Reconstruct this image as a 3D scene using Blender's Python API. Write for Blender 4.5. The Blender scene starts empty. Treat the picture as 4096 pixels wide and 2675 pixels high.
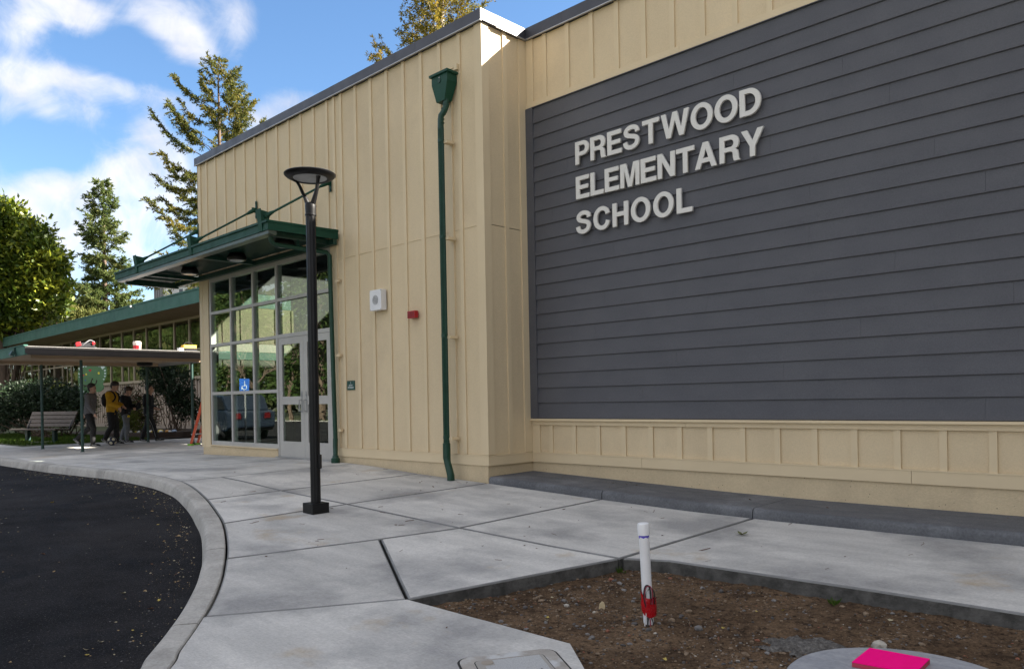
import bpy, bmesh, math, random
import numpy as np
from mathutils import Vector, Matrix, noise as mnoise

SC = bpy.context.scene
COL = SC.collection
R = math.radians
rnd = random.Random(7)

# ------------------------------------------------------------------ camera
# heights are measured from the lens: z = 0 is eye level, the pavement lies at about z = -1.2
cam_d = bpy.data.cameras.new("camera")
cam_d.sensor_width = 36.0
cam_d.sensor_fit = 'HORIZONTAL'
cam_d.lens = 3119.93 / 4096 * 36.0
cam_d.shift_x = -4.69 / 4096
cam_d.shift_y = 257.79 / 4096
cam_d.clip_start = 0.05
cam_d.clip_end = 3000
cam = bpy.data.objects.new("camera", cam_d)
COL.objects.link(cam)
_f = Vector((-0.69758, 0.71650, 0))
_r = Vector((0.71650, 0.69758, 0))
_u = Vector((0, 0, 1))
_ro = R(1.04307)
_cr = _r * math.cos(_ro) - _u * math.sin(_ro)
_cu = _r * math.sin(_ro) + _u * math.cos(_ro)
cam.matrix_world = Matrix(((_cr.x, _cu.x, -_f.x, 0), (_cr.y, _cu.y, -_f.y, 0), (_cr.z, _cu.z, -_f.z, 0), (0, 0, 0, 1)))
SC.camera = cam

# ------------------------------------------------------------------ sun, sky, exposure
SUN = Vector((0.95, 1.10, 1.0)).normalized()
sun_d = bpy.data.lights.new("sun", 'SUN')
sun_d.energy = 4.4
sun_d.angle = R(0.53)
sun_d.color = (1.0, 0.93, 0.82)
sun = bpy.data.objects.new("sun", sun_d)
COL.objects.link(sun)
sun.rotation_euler = SUN.to_track_quat('Z', 'Y').to_euler()
sun.location = SUN * 60

SC.view_settings.view_transform = 'Standard'
SC.view_settings.look = 'None'
SC.view_settings.gamma = 1
SC.view_settings.use_curve_mapping = False
SC.view_settings.exposure = 2.62
SC.cycles.max_bounces = 8
SC.cycles.diffuse_bounces = 4
SC.cycles.transparent_max_bounces = 16
SC.cycles.caustics_reflective = False
SC.cycles.caustics_refractive = False

SKY_STRENGTH = 0.06
world = bpy.data.worlds.new("World")
SC.world = world
world.use_nodes = True
WN, WL = world.node_tree.nodes, world.node_tree.links
WN.clear()


def wn(t, **k):
    n = WN.new(t)
    for a, v in k.items():
        setattr(n, a, v)
    return n


def wmath(op, a, b=None, clamp=False):
    n = wn('ShaderNodeMath', operation=op, use_clamp=clamp)
    for i, v in enumerate((a, b)):
        if v is None:
            continue
        if isinstance(v, (int, float)):
            n.inputs[i].default_value = v
        else:
            WL.new(v, n.inputs[i])
    return n.outputs[0]


tc = wn('ShaderNodeTexCoord')
DIR = tc.outputs['Generated']
sky = wn('ShaderNodeTexSky', sky_type='NISHITA')
sky.sun_disc = False
sky.sun_elevation = math.asin(SUN.z)
sky.sun_rotation = math.atan2(SUN.x, SUN.y)
sky.air_density = 1.0
sky.dust_density = 0.3
sky.ozone_density = 3.0
sep = wn('ShaderNodeSeparateXYZ')
WL.new(DIR, sep.inputs[0])
den = wmath('ADD', wmath('MAXIMUM', sep.outputs[2], 0.0), 0.16)
px_ = wmath('DIVIDE', sep.outputs[0], den)
py_ = wmath('DIVIDE', sep.outputs[1], den)
cmb = wn('ShaderNodeCombineXYZ')
WL.new(px_, cmb.inputs[0])
WL.new(py_, cmb.inputs[1])
cmb.inputs[2].default_value = 3.7


def wnoise(scale, detail, rough, dist, vec):
    n = wn('ShaderNodeTexNoise')
    n.inputs['Scale'].default_value = scale
    n.inputs['Detail'].default_value = detail
    n.inputs['Roughness'].default_value = rough
    n.inputs['Distortion'].default_value = dist
    WL.new(vec, n.inputs['Vector'])
    return n.outputs['Fac']


n_big = wnoise(1.15, 9, 0.58, 0.25, cmb.outputs[0])
# wind-drawn streaks: the noise is stretched along one direction of the sky
def wdot(v):
    n = wn('ShaderNodeVectorMath', operation='DOT_PRODUCT')
    WL.new(DIR, n.inputs[0])
    n.inputs[1].default_value = v
    return n.outputs['Value']


cmb2 = wn('ShaderNodeCombineXYZ')
WL.new(wmath('MULTIPLY', wdot((0.6735, 0.6557, -0.34)), 0.5), cmb2.inputs[0])
WL.new(wdot((0.2436, 0.2372, 0.94)), cmb2.inputs[1])
WL.new(wdot((-0.6976, 0.7165, 0.0)), cmb2.inputs[2])
n_dir = wnoise(8.5, 11, 0.60, 0.5, cmb2.outputs[0])
n_fine = wnoise(19.0, 9, 0.62, 0.9, DIR)
shape = wmath('ADD', wmath('ADD', wmath('MULTIPLY', n_big, 0.20), wmath('MULTIPLY', n_dir, 0.72)), wmath('MULTIPLY', n_fine, 0.58))
# the cloud banks of this sky, as soft lumps by direction; elsewhere noise plus the added cover decides
BANKS = [(-0.8848, 0.2288, 0.406, 0.0345, 0.2), (-0.8812, 0.2432, 0.4054, 0.0345, 0.22), (-0.8779, 0.2579, 0.4035, 0.0345, 0.22), (-0.8737, 0.2728, 0.4027, 0.0345, 0.2), (-0.8712, 0.2843, 0.4003, 0.031, 0.14), (-0.8484, 0.3214, 0.4206, 0.0448, 0.2), (-0.8434, 0.3438, 0.4128, 0.0448, 0.22), (-0.8415, 0.3612, 0.4016, 0.0414, 0.22), (-0.8408, 0.3749, 0.3907, 0.0345, 0.2), (-0.8372, 0.39, 0.3833, 0.0241, 0.12), (-0.8068, 0.4035, 0.4317, 0.0414, 0.18), (-0.8007, 0.4228, 0.4243, 0.0379, 0.16), (-0.8153, 0.4122, 0.4068, 0.0345, 0.12), (-0.8967, 0.2109, 0.3891, 0.0414, 0.14), (-0.9042, 0.2123, 0.3706, 0.0379, 0.14), (-0.8974, 0.2258, 0.3791, 0.0345, 0.1), (-0.9155, 0.2125, 0.3417, 0.031, 0.2), (-0.919, 0.2151, 0.3304, 0.031, 0.18), (-0.9123, 0.2289, 0.3397, 0.0276, 0.2), (-0.9072, 0.2452, 0.3419, 0.029, 0.22), (-0.9009, 0.2615, 0.3464, 0.029, 0.2), (-0.8969, 0.2768, 0.345, 0.029, 0.2), (-0.892, 0.2921, 0.3451, 0.029, 0.2), (-0.8875, 0.3086, 0.3423, 0.029, 0.22), (-0.8811, 0.3276, 0.341, 0.029, 0.22), (-0.8741, 0.3478, 0.3391, 0.0276, 0.22), (-0.8669, 0.3683, 0.3358, 0.0262, 0.2), (-0.8599, 0.387, 0.3329, 0.0207, 0.18), (-0.9188, 0.2379, 0.3151, 0.0262, 0.15), (-0.9157, 0.253, 0.3123, 0.0262, 0.16), (-0.9067, 0.2772, 0.3178, 0.0276, 0.14), (-0.9017, 0.2968, 0.3144, 0.0262, 0.12), (-0.9296, 0.2132, 0.3007, 0.0262, 0.18), (-0.9359, 0.2573, 0.2408, 0.0345, 0.2), (-0.9445, 0.2389, 0.2254, 0.0414, 0.18), (-0.9524, 0.2208, 0.2102, 0.0414, 0.18), (-0.9294, 0.2827, 0.2371, 0.0379, 0.18), (-0.9163, 0.3072, 0.2569, 0.0414, 0.2), (-0.9028, 0.3307, 0.2749, 0.0414, 0.2), (-0.891, 0.3375, 0.3036, 0.0345, 0.2), (-0.8841, 0.3466, 0.3135, 0.0241, 0.14), (-0.8876, 0.3592, 0.2884, 0.0414, 0.18), (-0.8846, 0.377, 0.2745, 0.0414, 0.18), (-0.913, 0.3283, 0.242, 0.0552, 0.18), (-0.8969, 0.3647, 0.2502, 0.0552, 0.18), (-0.9496, 0.2518, 0.1868, 0.0689, 0.14), (-0.9341, 0.2943, 0.2021, 0.0689, 0.14), (-0.9206, 0.3349, 0.2009, 0.0689, 0.14), (-0.8961, 0.3834, 0.2237, 0.0552, 0.16), (-0.9619, 0.2222, 0.1595, 0.0689, 0.12), (-0.9498, 0.2723, 0.1542, 0.0758, 0.14), (-0.9289, 0.3326, 0.1629, 0.0758, 0.12), (-0.8141, 0.4655, 0.3473, 0.031, 0.2), (-0.8022, 0.4836, 0.3502, 0.0276, 0.18), (-0.8273, 0.4508, 0.3353, 0.031, 0.2), (-0.8377, 0.4375, 0.3268, 0.0276, 0.16), (-0.8884, 0.2645, 0.3752, 0.0345, -0.14), (-0.8767, 0.3012, 0.3751, 0.0414, -0.16), (-0.8675, 0.3343, 0.3682, 0.0414, -0.16), (-0.8565, 0.3692, 0.3608, 0.0345, -0.16), (-0.8441, 0.4001, 0.3571, 0.0345, -0.16), (-0.9368, 0.222, 0.2703, 0.0483, -0.16), (-0.9292, 0.2499, 0.2723, 0.0517, -0.16), (-0.9174, 0.2798, 0.2829, 0.0483, -0.14), (-0.9193, 0.2929, 0.2628, 0.0345, -0.1), (-0.9051, 0.3042, 0.297, 0.0345, -0.1), (-0.8067, 0.4408, 0.3936, 0.0758, -0.2), (-0.7829, 0.4867, 0.3876, 0.0758, -0.2), (-0.7455, 0.5147, 0.4234, 0.0827, -0.18), (-0.6246, 0.6373, 0.4515, 0.1379, -0.2), (-0.8608, 0.3126, 0.4016, 0.0276, -0.06)]
acc = None
for (cx, cy, cz, rad, w) in BANKS:
    d = wn('ShaderNodeVectorMath', operation='DISTANCE')
    WL.new(DIR, d.inputs[0])
    d.inputs[1].default_value = (cx, cy, cz)
    m = wn('ShaderNodeMapRange', interpolation_type='SMOOTHSTEP')
    WL.new(d.outputs['Value'], m.inputs['Value'])
    m.inputs['From Min'].default_value = 0.0
    m.inputs['From Max'].default_value = rad
    m.inputs['To Min'].default_value = w
    m.inputs['To Max'].default_value = 0.0
    acc = m.outputs[0] if acc is None else wmath('ADD', acc, m.outputs[0])
acc = wmath('MAXIMUM', wmath('MINIMUM', acc, 0.33), -0.25)
# unseen sky: cloud made denser than the gap ahead, to brighten the shaded walls
vf = wn('ShaderNodeVectorMath', operation='DISTANCE')
WL.new(DIR, vf.inputs[0])
vf.inputs[1].default_value = (-0.8855, 0.375, 0.2743)
mf = wn('ShaderNodeMapRange', interpolation_type='SMOOTHSTEP')
WL.new(vf.outputs['Value'], mf.inputs['Value'])
mf.inputs['From Min'].default_value = 0.45
mf.inputs['From Max'].default_value = 0.95
mf.inputs['To Max'].default_value = 0.32
acc = wmath('ADD', acc, mf.outputs[0])
shape = wmath('ADD', shape, acc)
cov = wn('ShaderNodeMapRange', interpolation_type='SMOOTHSTEP')
WL.new(shape, cov.inputs['Value'])
cov.inputs['From Min'].default_value = 0.66
cov.inputs['From Max'].default_value = 1.22
# cloud brightness: brighter where thick, a little grey-blue inside
n_sh = wnoise(5.0, 7, 0.55, 0.2, DIR)
shade = wn('ShaderNodeMapRange')
WL.new(n_sh, shade.inputs['Value'])
shade.inputs['From Min'].default_value = 0.34
shade.inputs['From Max'].default_value = 0.62
ccol = wn('ShaderNodeMix', data_type='RGBA')
WL.new(shade.outputs[0], ccol.inputs['Factor'])
ccol.inputs['A'].default_value = (2.15, 2.25, 2.6, 1)
ccol.inputs['B'].default_value = (3.6, 3.52, 3.5, 1)
mixc = wn('ShaderNodeMix', data_type='RGBA')
WL.new(cov.outputs[0], mixc.inputs['Factor'])
hs_ = wn('ShaderNodeHueSaturation')
hs_.inputs['Saturation'].default_value = 1.10
hs_.inputs['Value'].default_value = 0.68
WL.new(sky.outputs[0], hs_.inputs['Color'])
WL.new(hs_.outputs[0], mixc.inputs['A'])
WL.new(ccol.outputs['Result'], mixc.inputs['B'])
bg = wn('ShaderNodeBackground')
WL.new(mixc.outputs['Result'], bg.inputs['Color'])
bg.inputs['Strength'].default_value = SKY_STRENGTH
wo = wn('ShaderNodeOutputWorld')
WL.new(bg.outputs[0], wo.inputs['Surface'])

# ------------------------------------------------------------------ materials
MATS = {}


def mat(name, c1, c2=None, scale=4.0, rough=0.7, bump=0.0, bscale=120.0, metal=0.0, stretch=None,
        spots=None, spec=0.5, big=None, coat=0.0, dark=None, detail=6.0, space='pos', lo=0.35, hi=0.65, grain=None, objvar=None):
    """Principled material with noise-driven colour variation, fine relief, optional specks and wide stains."""
    if name in MATS:
        return MATS[name]
    m = bpy.data.materials.new(name)
    m.use_nodes = True
    N, Lk = m.node_tree.nodes, m.node_tree.links
    P = N['Principled BSDF']
    P.inputs['Roughness'].default_value = rough
    P.inputs['Metallic'].default_value = metal
    P.inputs['Specular IOR Level'].default_value = spec
    if coat:
        P.inputs['Coat Weight'].default_value = coat
        P.inputs['Coat Roughness'].default_value = 0.15
    if space == 'pos':
        vec = N.new('ShaderNodeNewGeometry').outputs['Position']
    else:
        vec = N.new('ShaderNodeTexCoord').outputs['Object']

    def noise(sc, det, ro=0.55, v=None):
        n = N.new('ShaderNodeTexNoise')
        n.inputs['Scale'].default_value = sc
        n.inputs['Detail'].default_value = det
        n.inputs['Roughness'].default_value = ro
        Lk.new(v or vec, n.inputs['Vector'])
        return n.outputs['Fac']

    def rng(v, a, b, c=0.0, d=1.0):
        n = N.new('ShaderNodeMapRange')
        n.inputs['From Min'].default_value = a
        n.inputs['From Max'].default_value = b
        n.inputs['To Min'].default_value = c
        n.inputs['To Max'].default_value = d
        Lk.new(v, n.inputs['Value'])
        return n.outputs[0]

    def mix(f, a, b, bt='MIX'):
        n = N.new('ShaderNodeMix')
        n.data_type = 'RGBA'
        n.blend_type = bt
        if isinstance(f, float):
            n.inputs['Factor'].default_value = f
        else:
            Lk.new(f, n.inputs['Factor'])
        for k, v in (('A', a), ('B', b)):
            if isinstance(v, tuple):
                n.inputs[k].default_value = (*v[:3], 1)
            else:
                Lk.new(v, n.inputs[k])
        return n.outputs['Result']

    v2 = vec
    if stretch:
        mp = N.new('ShaderNodeMapping')
        mp.inputs['Scale'].default_value = stretch
        Lk.new(vec, mp.inputs['Vector'])
        v2 = mp.outputs[0]
    c2 = c2 or tuple(x * 0.8 for x in c1)
    col = mix(rng(noise(scale, detail, 0.6, v2), lo, hi), c1, c2)
    if big:
        bc, bs, b0, b1 = big
        col = mix(rng(noise(bs, 5, 0.6), b0, b1), col, bc)
    if dark:
        dc, ds, d0, d1 = dark
        col = mix(rng(noise(ds, 4, 0.7), d0, d1), col, dc)
    if spots:
        sc_, ss, thr = spots
        vo = N.new('ShaderNodeTexVoronoi')
        vo.inputs['Scale'].default_value = ss
        Lk.new(vec, vo.inputs['Vector'])
        col = mix(rng(vo.outputs['Distance'], thr, thr * 0.6), col, sc_)
    if grain:
        gs_, ga, gb_ = grain
        col = mix(1.0, col, mix(rng(noise(gs_, 3, 0.7), 0.3, 0.7), (ga,) * 3, (gb_,) * 3), 'MULTIPLY')
    if objvar:
        oi = N.new('ShaderNodeObjectInfo')
        v_ = rng(oi.outputs['Random'], 0, 1, objvar[0], objvar[1])
        cb = N.new('ShaderNodeCombineColor')
        for k in range(3):
            Lk.new(v_, cb.inputs[k])
        col = mix(1.0, col, cb.outputs[0], 'MULTIPLY')
    Lk.new(col, P.inputs['Base Color'])
    if bump:
        b = N.new('ShaderNodeBump')
        b.inputs['Strength'].default_value = bump
        b.inputs['Distance'].default_value = 0.01
        Lk.new(noise(bscale, 4, 0.6, v2 if stretch else None), b.inputs['Height'])
        Lk.new(b.outputs[0], P.inputs['Normal'])
        rr = rng(noise(scale * 2, 3), 0.3, 0.7, max(rough - 0.08, 0.02), min(rough + 0.08, 1))
        Lk.new(rr, P.inputs['Roughness'])
    MATS[name] = m
    return m


def leafmat(name, c1, c2, c3, trans=0.3, gloss=0.15, rough=0.45):
    if name in MATS:
        return MATS[name]
    m = bpy.data.materials.new(name)
    m.use_nodes = True
    N, Lk = m.node_tree.nodes, m.node_tree.links
    N.clear()
    geo = N.new('ShaderNodeNewGeometry')
    no = N.new('ShaderNodeTexNoise')
    no.inputs['Scale'].default_value = 0.45
    no.inputs['Detail'].default_value = 3
    Lk.new(geo.outputs['Position'], no.inputs['Vector'])
    ramp = N.new('ShaderNodeValToRGB')
    ramp.color_ramp.elements[0].color = (*c1, 1)
    ramp.color_ramp.elements[1].color = (*c3, 1)
    e = ramp.color_ramp.elements.new(0.5)
    e.color = (*c2, 1)
    a = N.new('ShaderNodeMath')
    a.operation = 'MULTIPLY_ADD'
    Lk.new(geo.outputs['Random Per Island'], a.inputs[0])
    a.inputs[1].default_value = 0.55
    Lk.new(no.outputs['Fac'], a.inputs[2])
    s = N.new('ShaderNodeMath')
    s.operation = 'SUBTRACT'
    Lk.new(a.outputs[0], s.inputs[0])
    s.inputs[1].default_value = 0.28
    Lk.new(s.outputs[0], ramp.inputs[0])
    d = N.new('ShaderNodeBsdfDiffuse')
    t = N.new('ShaderNodeBsdfTranslucent')
    g = N.new('ShaderNodeBsdfGlossy')
    g.inputs['Roughness'].default_value = rough
    g.inputs['Color'].default_value = (0.8, 0.8, 0.75, 1)
    Lk.new(ramp.outputs[0], d.inputs[0])
    Lk.new(ramp.outputs[0], t.inputs[0])
    m1 = N.new('ShaderNodeMixShader')
    m1.inputs[0].default_value = trans
    Lk.new(d.outputs[0], m1.inputs[1])
    Lk.new(t.outputs[0], m1.inputs[2])
    m2 = N.new('ShaderNodeMixShader')
    fr = N.new('ShaderNodeLayerWeight')
    fr.inputs[0].default_value = 0.25
    fm = N.new('ShaderNodeMath')
    fm.operation = 'MULTIPLY'
    fm.inputs[1].default_value = gloss
    Lk.new(fr.outputs['Facing'], fm.inputs[0])
    Lk.new(fm.outputs[0], m2.inputs[0])
    Lk.new(m1.outputs[0], m2.inputs[1])
    Lk.new(g.outputs[0], m2.inputs[2])
    o = N.new('ShaderNodeOutputMaterial')
    Lk.new(m2.outputs[0], o.inputs[0])
    MATS[name] = m
    return m


def glassmat(name, tint=(0.86, 0.93, 0.89), f0=0.04, wav=0.004):
    """Window glass: tinted see-through pane with a Fresnel reflection and slight waviness."""
    m = bpy.data.materials.new(name)
    m.use_nodes = True
    N, Lk = m.node_tree.nodes, m.node_tree.links
    N.clear()
    t = N.new('ShaderNodeBsdfTransparent')
    t.inputs[0].default_value = (*tint, 1)
    g = N.new('ShaderNodeBsdfGlossy')
    g.inputs['Roughness'].default_value = 0.0
    g.inputs['Color'].default_value = (0.95, 1.0, 0.98, 1)
    fr = N.new('ShaderNodeLayerWeight')
    fr.inputs[0].default_value = 0.5
    pw = N.new('ShaderNodeMath')
    pw.operation = 'POWER'
    Lk.new(fr.outputs['Facing'], pw.inputs[0])
    pw.inputs[1].default_value = 3.0
    ad = N.new('ShaderNodeMath')
    ad.operation = 'MULTIPLY_ADD'
    Lk.new(pw.outputs[0], ad.inputs[0])
    ad.inputs[1].default_value = 0.55
    ad.inputs[2].default_value = f0
    ad.use_clamp = True
    no = N.new('ShaderNodeTexNoise')
    no.inputs['Scale'].default_value = 1.6
    geo = N.new('ShaderNodeNewGeometry')
    Lk.new(geo.outputs['Position'], no.inputs['Vector'])
    b = N.new('ShaderNodeBump')
    b.inputs['Strength'].default_value = wav
    b.inputs['Distance'].default_value = 0.2
    Lk.new(no.outputs['Fac'], b.inputs['Height'])
    Lk.new(b.outputs[0], g.inputs['Normal'])
    mx = N.new('ShaderNodeMixShader')
    Lk.new(ad.outputs[0], mx.inputs[0])
    Lk.new(t.outputs[0], mx.inputs[1])
    Lk.new(g.outputs[0], mx.inputs[2])
    o = N.new('ShaderNodeOutputMaterial')
    Lk.new(mx.outputs[0], o.inputs[0])
    MATS[name] = m
    return m


CREAM = mat('cream_board_paint', (0.70, 0.565, 0.365), (0.635, 0.51, 0.328), 1.1, 0.62, 0.22, 300, spec=0.25, grain=(75, 0.93, 1.06), stretch=(1, 1, .35), big=((0.585, 0.465, 0.30), 0.8, 0.50, 0.75))
CREAM2 = mat('cream_trim_paint', (0.70, 0.568, 0.368), (0.655, 0.53, 0.342), 1.1, 0.6, 0.10, 300, spec=0.3)
CREAMC = mat('cream_painted_concrete', (0.64, 0.515, 0.33), (0.56, 0.45, 0.29), 2.0, 0.75, 0.5, 90,
             spots=((0.22, 0.175, 0.12), 15, 0.095), spec=0.3, big=((0.55, 0.44, 0.285), 2.3, 0.52, 0.72), grain=(50, .92, 1.06))
SIDING = mat('slate_siding_paint', (0.094, 0.095, 0.106), (0.086, 0.087, 0.098), 1.6, 0.58, 0.14, 260,
             stretch=(1, 1, 5), spec=0.3, grain=(85, 0.86, 1.12), big=((0.101, 0.102, 0.112), 0.9, 0.5, 0.7))
CAP = mat('charcoal_coping_metal', (0.055, 0.056, 0.066), (0.048, 0.049, 0.058), 2, 0.38, 0.03, 60, metal=0.25)
FLASH = mat('coping_drip_metal', (0.42, 0.42, 0.42), (0.36, 0.36, 0.36), 3, 0.4, metal=0.5)
ALU = mat('window_frame_aluminium', (0.50, 0.485, 0.455), (0.45, 0.435, 0.41), 2, 0.42, 0.02, 80, metal=0.15)
LETTER = mat('brushed_letter_metal', (0.72, 0.70, 0.65), (0.64, 0.62, 0.575), 30, 0.5, 0.05, 200, metal=0.0,
             stretch=(1, 1, 14))
LETTERSIDE = MATS['brushed_letter_metal']
GREEN = mat('dark_green_paint', (0.008, 0.060, 0.036), (0.006, 0.050, 0.030), 3, 0.5, 0.03, 90, spec=0.25)
GREEND = mat('dark_green_deck', (0.012, 0.055, 0.038), (0.009, 0.045, 0.03), 3, 0.4)
PIPEG = mat('green_downpipe_paint', (0.006, 0.048, 0.027), (0.004, 0.038, 0.021), 6, 0.38, 0.04, 60, spec=0.4)
BLACK = mat('black_pole_paint', (0.008, 0.008, 0.0085), (0.006, 0.006, 0.0065), 5, 0.42, 0.03, 120, spec=0.28)
LENS = mat('frosted_lamp_lens', (0.62, 0.64, 0.66), (0.5, 0.52, 0.55), 6, 0.25)
WHITE = mat('white_box_paint', (0.78, 0.78, 0.78), (0.74, 0.74, 0.74), 4, 0.45)
GREYM = mat('grey_grille', (0.3, 0.3, 0.3), (0.22, 0.22, 0.22), 90, 0.5)
RED = mat('red_alarm_plastic', (0.42, 0.012, 0.02), (0.36, 0.01, 0.015), 5, 0.35)
SIGNG = mat('sign_green', (0.012, 0.07, 0.055), (0.01, 0.06, 0.045), 5, 0.5)
PRINTW = mat('white_print', (0.75, 0.78, 0.75), (0.7, 0.72, 0.7), 5, 0.6)
CONC = mat('broomed_concrete', (0.64, 0.617, 0.572), (0.50, 0.485, 0.453), 2.4, 0.82, 0.5, 55, stretch=(0.45, 1.7, 1),
           big=((0.35, 0.342, 0.328), 0.9, 0.48, 0.64), dark=((0.46, 0.375, 0.27), 1.1, 0.60, 0.74),
           spots=((0.12, 0.11, 0.10), 10, 0.035), spec=0.25, grain=(46, 0.86, 1.10), objvar=(0.84, 1.06))
CONCK = mat('kerb_concrete', (0.47, 0.445, 0.40), (0.37, 0.35, 0.315), 3.0, 0.85, 0.5, 60,
            big=((0.28, 0.265, 0.24), 2.2, 0.52, 0.70), spots=((0.10, 0.10, 0.09), 14, 0.06), spec=0.25, grain=(45, 0.82, 1.12))
CONCD = mat('dark_concrete', (0.125, 0.128, 0.135), (0.095, 0.098, 0.105), 3.5, 0.8, 0.5, 60, stretch=(0.6, 2.0, 1),
            big=((0.20, 0.205, 0.215), 1.6, 0.52, 0.75), spec=0.3, grain=(45, 0.78, 1.18))
CONCE = mat('raw_concrete_edge', (0.115, 0.11, 0.10), (0.05, 0.048, 0.043), 9, 0.9, 0.9, 40,
            spots=((0.05, 0.05, 0.045), 24, 0.10))
CONCP = mat('light_concrete_pad', (0.37, 0.375, 0.385), (0.29, 0.295, 0.31), 5, 0.8, 0.4, 60, stretch=(0.8, 3, 1),
            big=((0.22, 0.23, 0.25), 3.0, 0.5, 0.7), grain=(45, .85, 1.1))
ASPH = mat('asphalt', (0.0165, 0.0150, 0.0155), (0.0105, 0.0098, 0.0105), 1.3, 0.9, 1.0, 110,
           big=((0.026, 0.0235, 0.0235), 0.6, 0.46, 0.72), dark=((0.0075, 0.0078, 0.0095), 0.9, 0.52, 0.68), spots=((0.065, 0.062, 0.06), 55, 0.22), spec=0.12, grain=(70, 0.45, 1.7))
JOINT = mat('joint_filler', (0.016, 0.015, 0.014), (0.025, 0.023, 0.02), 20, 0.9)
DIRT = mat('bare_soil', (0.125, 0.080, 0.047), (0.056, 0.036, 0.022), 9.0, 0.95, 1.0, 90, detail=10,
           big=((0.160, 0.105, 0.063), 2.4, 0.45, 0.7), dark=((0.022, 0.0145, 0.0095), 26, 0.50, 0.68), spec=0.1, grain=(60, 0.55, 1.5))
EARTH = mat('planting_bed_earth', (0.06, 0.042, 0.028), (0.035, 0.025, 0.017), 3, 0.95, 0.8, 30)
LAWNB = mat('lawn_soil', (0.060, 0.085, 0.025), (0.075, 0.07, 0.035), 2, 0.95, 0.8, 30)
GROUND = mat('far_ground', (0.07, 0.085, 0.035), (0.10, 0.09, 0.055), 0.15, 0.95)
TEAL = mat('faded_green_fascia', (0.045, 0.145, 0.110), (0.036, 0.120, 0.092), 1.2, 0.6, 0.1, 30,
           big=((0.03, 0.10, 0.08), 0.7, 0.52, 0.7))
TEALD = mat('dark_green_post', (0.018, 0.055, 0.046), (0.014, 0.045, 0.037), 4, 0.5)
TAN = mat('tan_soffit', (0.42, 0.315, 0.215), (0.36, 0.27, 0.18), 1.5, 0.7)
TANF = mat('tan_window_frame', (0.44, 0.36, 0.26), (0.38, 0.31, 0.225), 2, 0.6)
PINKT = mat('pinkish_siding', (0.43, 0.345, 0.275), (0.38, 0.305, 0.24), 1.5, 0.7)
ROOFG = mat('gravel_roof', (0.33, 0.32, 0.31), (0.24, 0.235, 0.23), 8, 0.9, 0.5, 60)
GUTTER = mat('dark_gutter', (0.060, 0.051, 0.049), (0.045, 0.039, 0.038), 3, 0.5)
GUTTERL = mat('pale_gutter_edge', (0.26, 0.24, 0.21), (0.21, 0.19, 0.17), 3, 0.6)
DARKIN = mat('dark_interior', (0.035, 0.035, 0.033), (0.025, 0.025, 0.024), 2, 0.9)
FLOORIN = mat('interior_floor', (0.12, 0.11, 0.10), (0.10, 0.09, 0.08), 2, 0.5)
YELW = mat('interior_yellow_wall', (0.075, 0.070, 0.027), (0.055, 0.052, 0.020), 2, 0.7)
WOOD = mat('weathered_bench_wood', (0.155, 0.13, 0.11), (0.095, 0.08, 0.068), 8, 0.8, 0.4, 40, stretch=(1, 1, 6))
BARK = mat('bark', (0.14, 0.095, 0.065), (0.075, 0.05, 0.035), 5, 0.9, 0.8, 20, stretch=(3, 3, 0.5))
BARKP = mat('pale_bark', (0.36, 0.31, 0.26), (0.20, 0.165, 0.135), 3, 0.9, 0.7, 18, stretch=(3, 3, 0.5))
PINK = mat('fluorescent_pink_paint', (1.0, 0.004, 0.23), (0.97, 0.004, 0.21), 6, 0.7, 0.12, 30, stretch=(8, 1, 1), spec=0.06)
PLY = mat('plywood_edge', (0.55, 0.05, 0.10), (0.28, 0.05, 0.06), 60, 0.8, stretch=(0.3, 0.3, 8))
PVC = mat('white_pvc', (0.80, 0.80, 0.80), (0.74, 0.74, 0.735), 6, 0.36, 0.03, 60, spots=((0.45, 0.43, 0.4), 34, 0.06))
PURPLE = mat('purple_primer', (0.09, 0.06, 0.55), (0.14, 0.11, 0.6), 40, 0.4)
TAPE = mat('red_tape', (0.42, 0.006, 0.012), (0.33, 0.004, 0.008), 30, 0.28, 0.2, 60)
ORANGE = mat('orange_fibreglass', (0.62, 0.085, 0.02), (0.55, 0.07, 0.018), 6, 0.45)
GLASS = glassmat('entry_glass')
GLASS2 = glassmat('old_window_glass', (0.72, 0.72, 0.64), 0.035, 0.02)
DGLASS = glassmat('door_glass', (0.80, 0.87, 0.82), 0.07)

# ------------------------------------------------------------------ object helpers


def root_off(o):
    v = Vector((0, 0, 0))
    while o is not None:
        v += o.location
        o = o.parent
    return v


def thing(name, label, cat, loc=(0, 0, 0), group=None, rot=0.0):
    o = bpy.data.objects.new(name, None)
    COL.objects.link(o)
    o.location = loc
    o.rotation_euler = (0, 0, rot)
    o.empty_display_size = 0.2
    tag(o, label, cat, group)
    return o


def tag(o, label=None, cat=None, group=None, kind=None):
    for k, v in (('label', label), ('category', cat), ('group', group), ('kind', kind)):
        if v:
            o[k] = v
    return o


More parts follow.
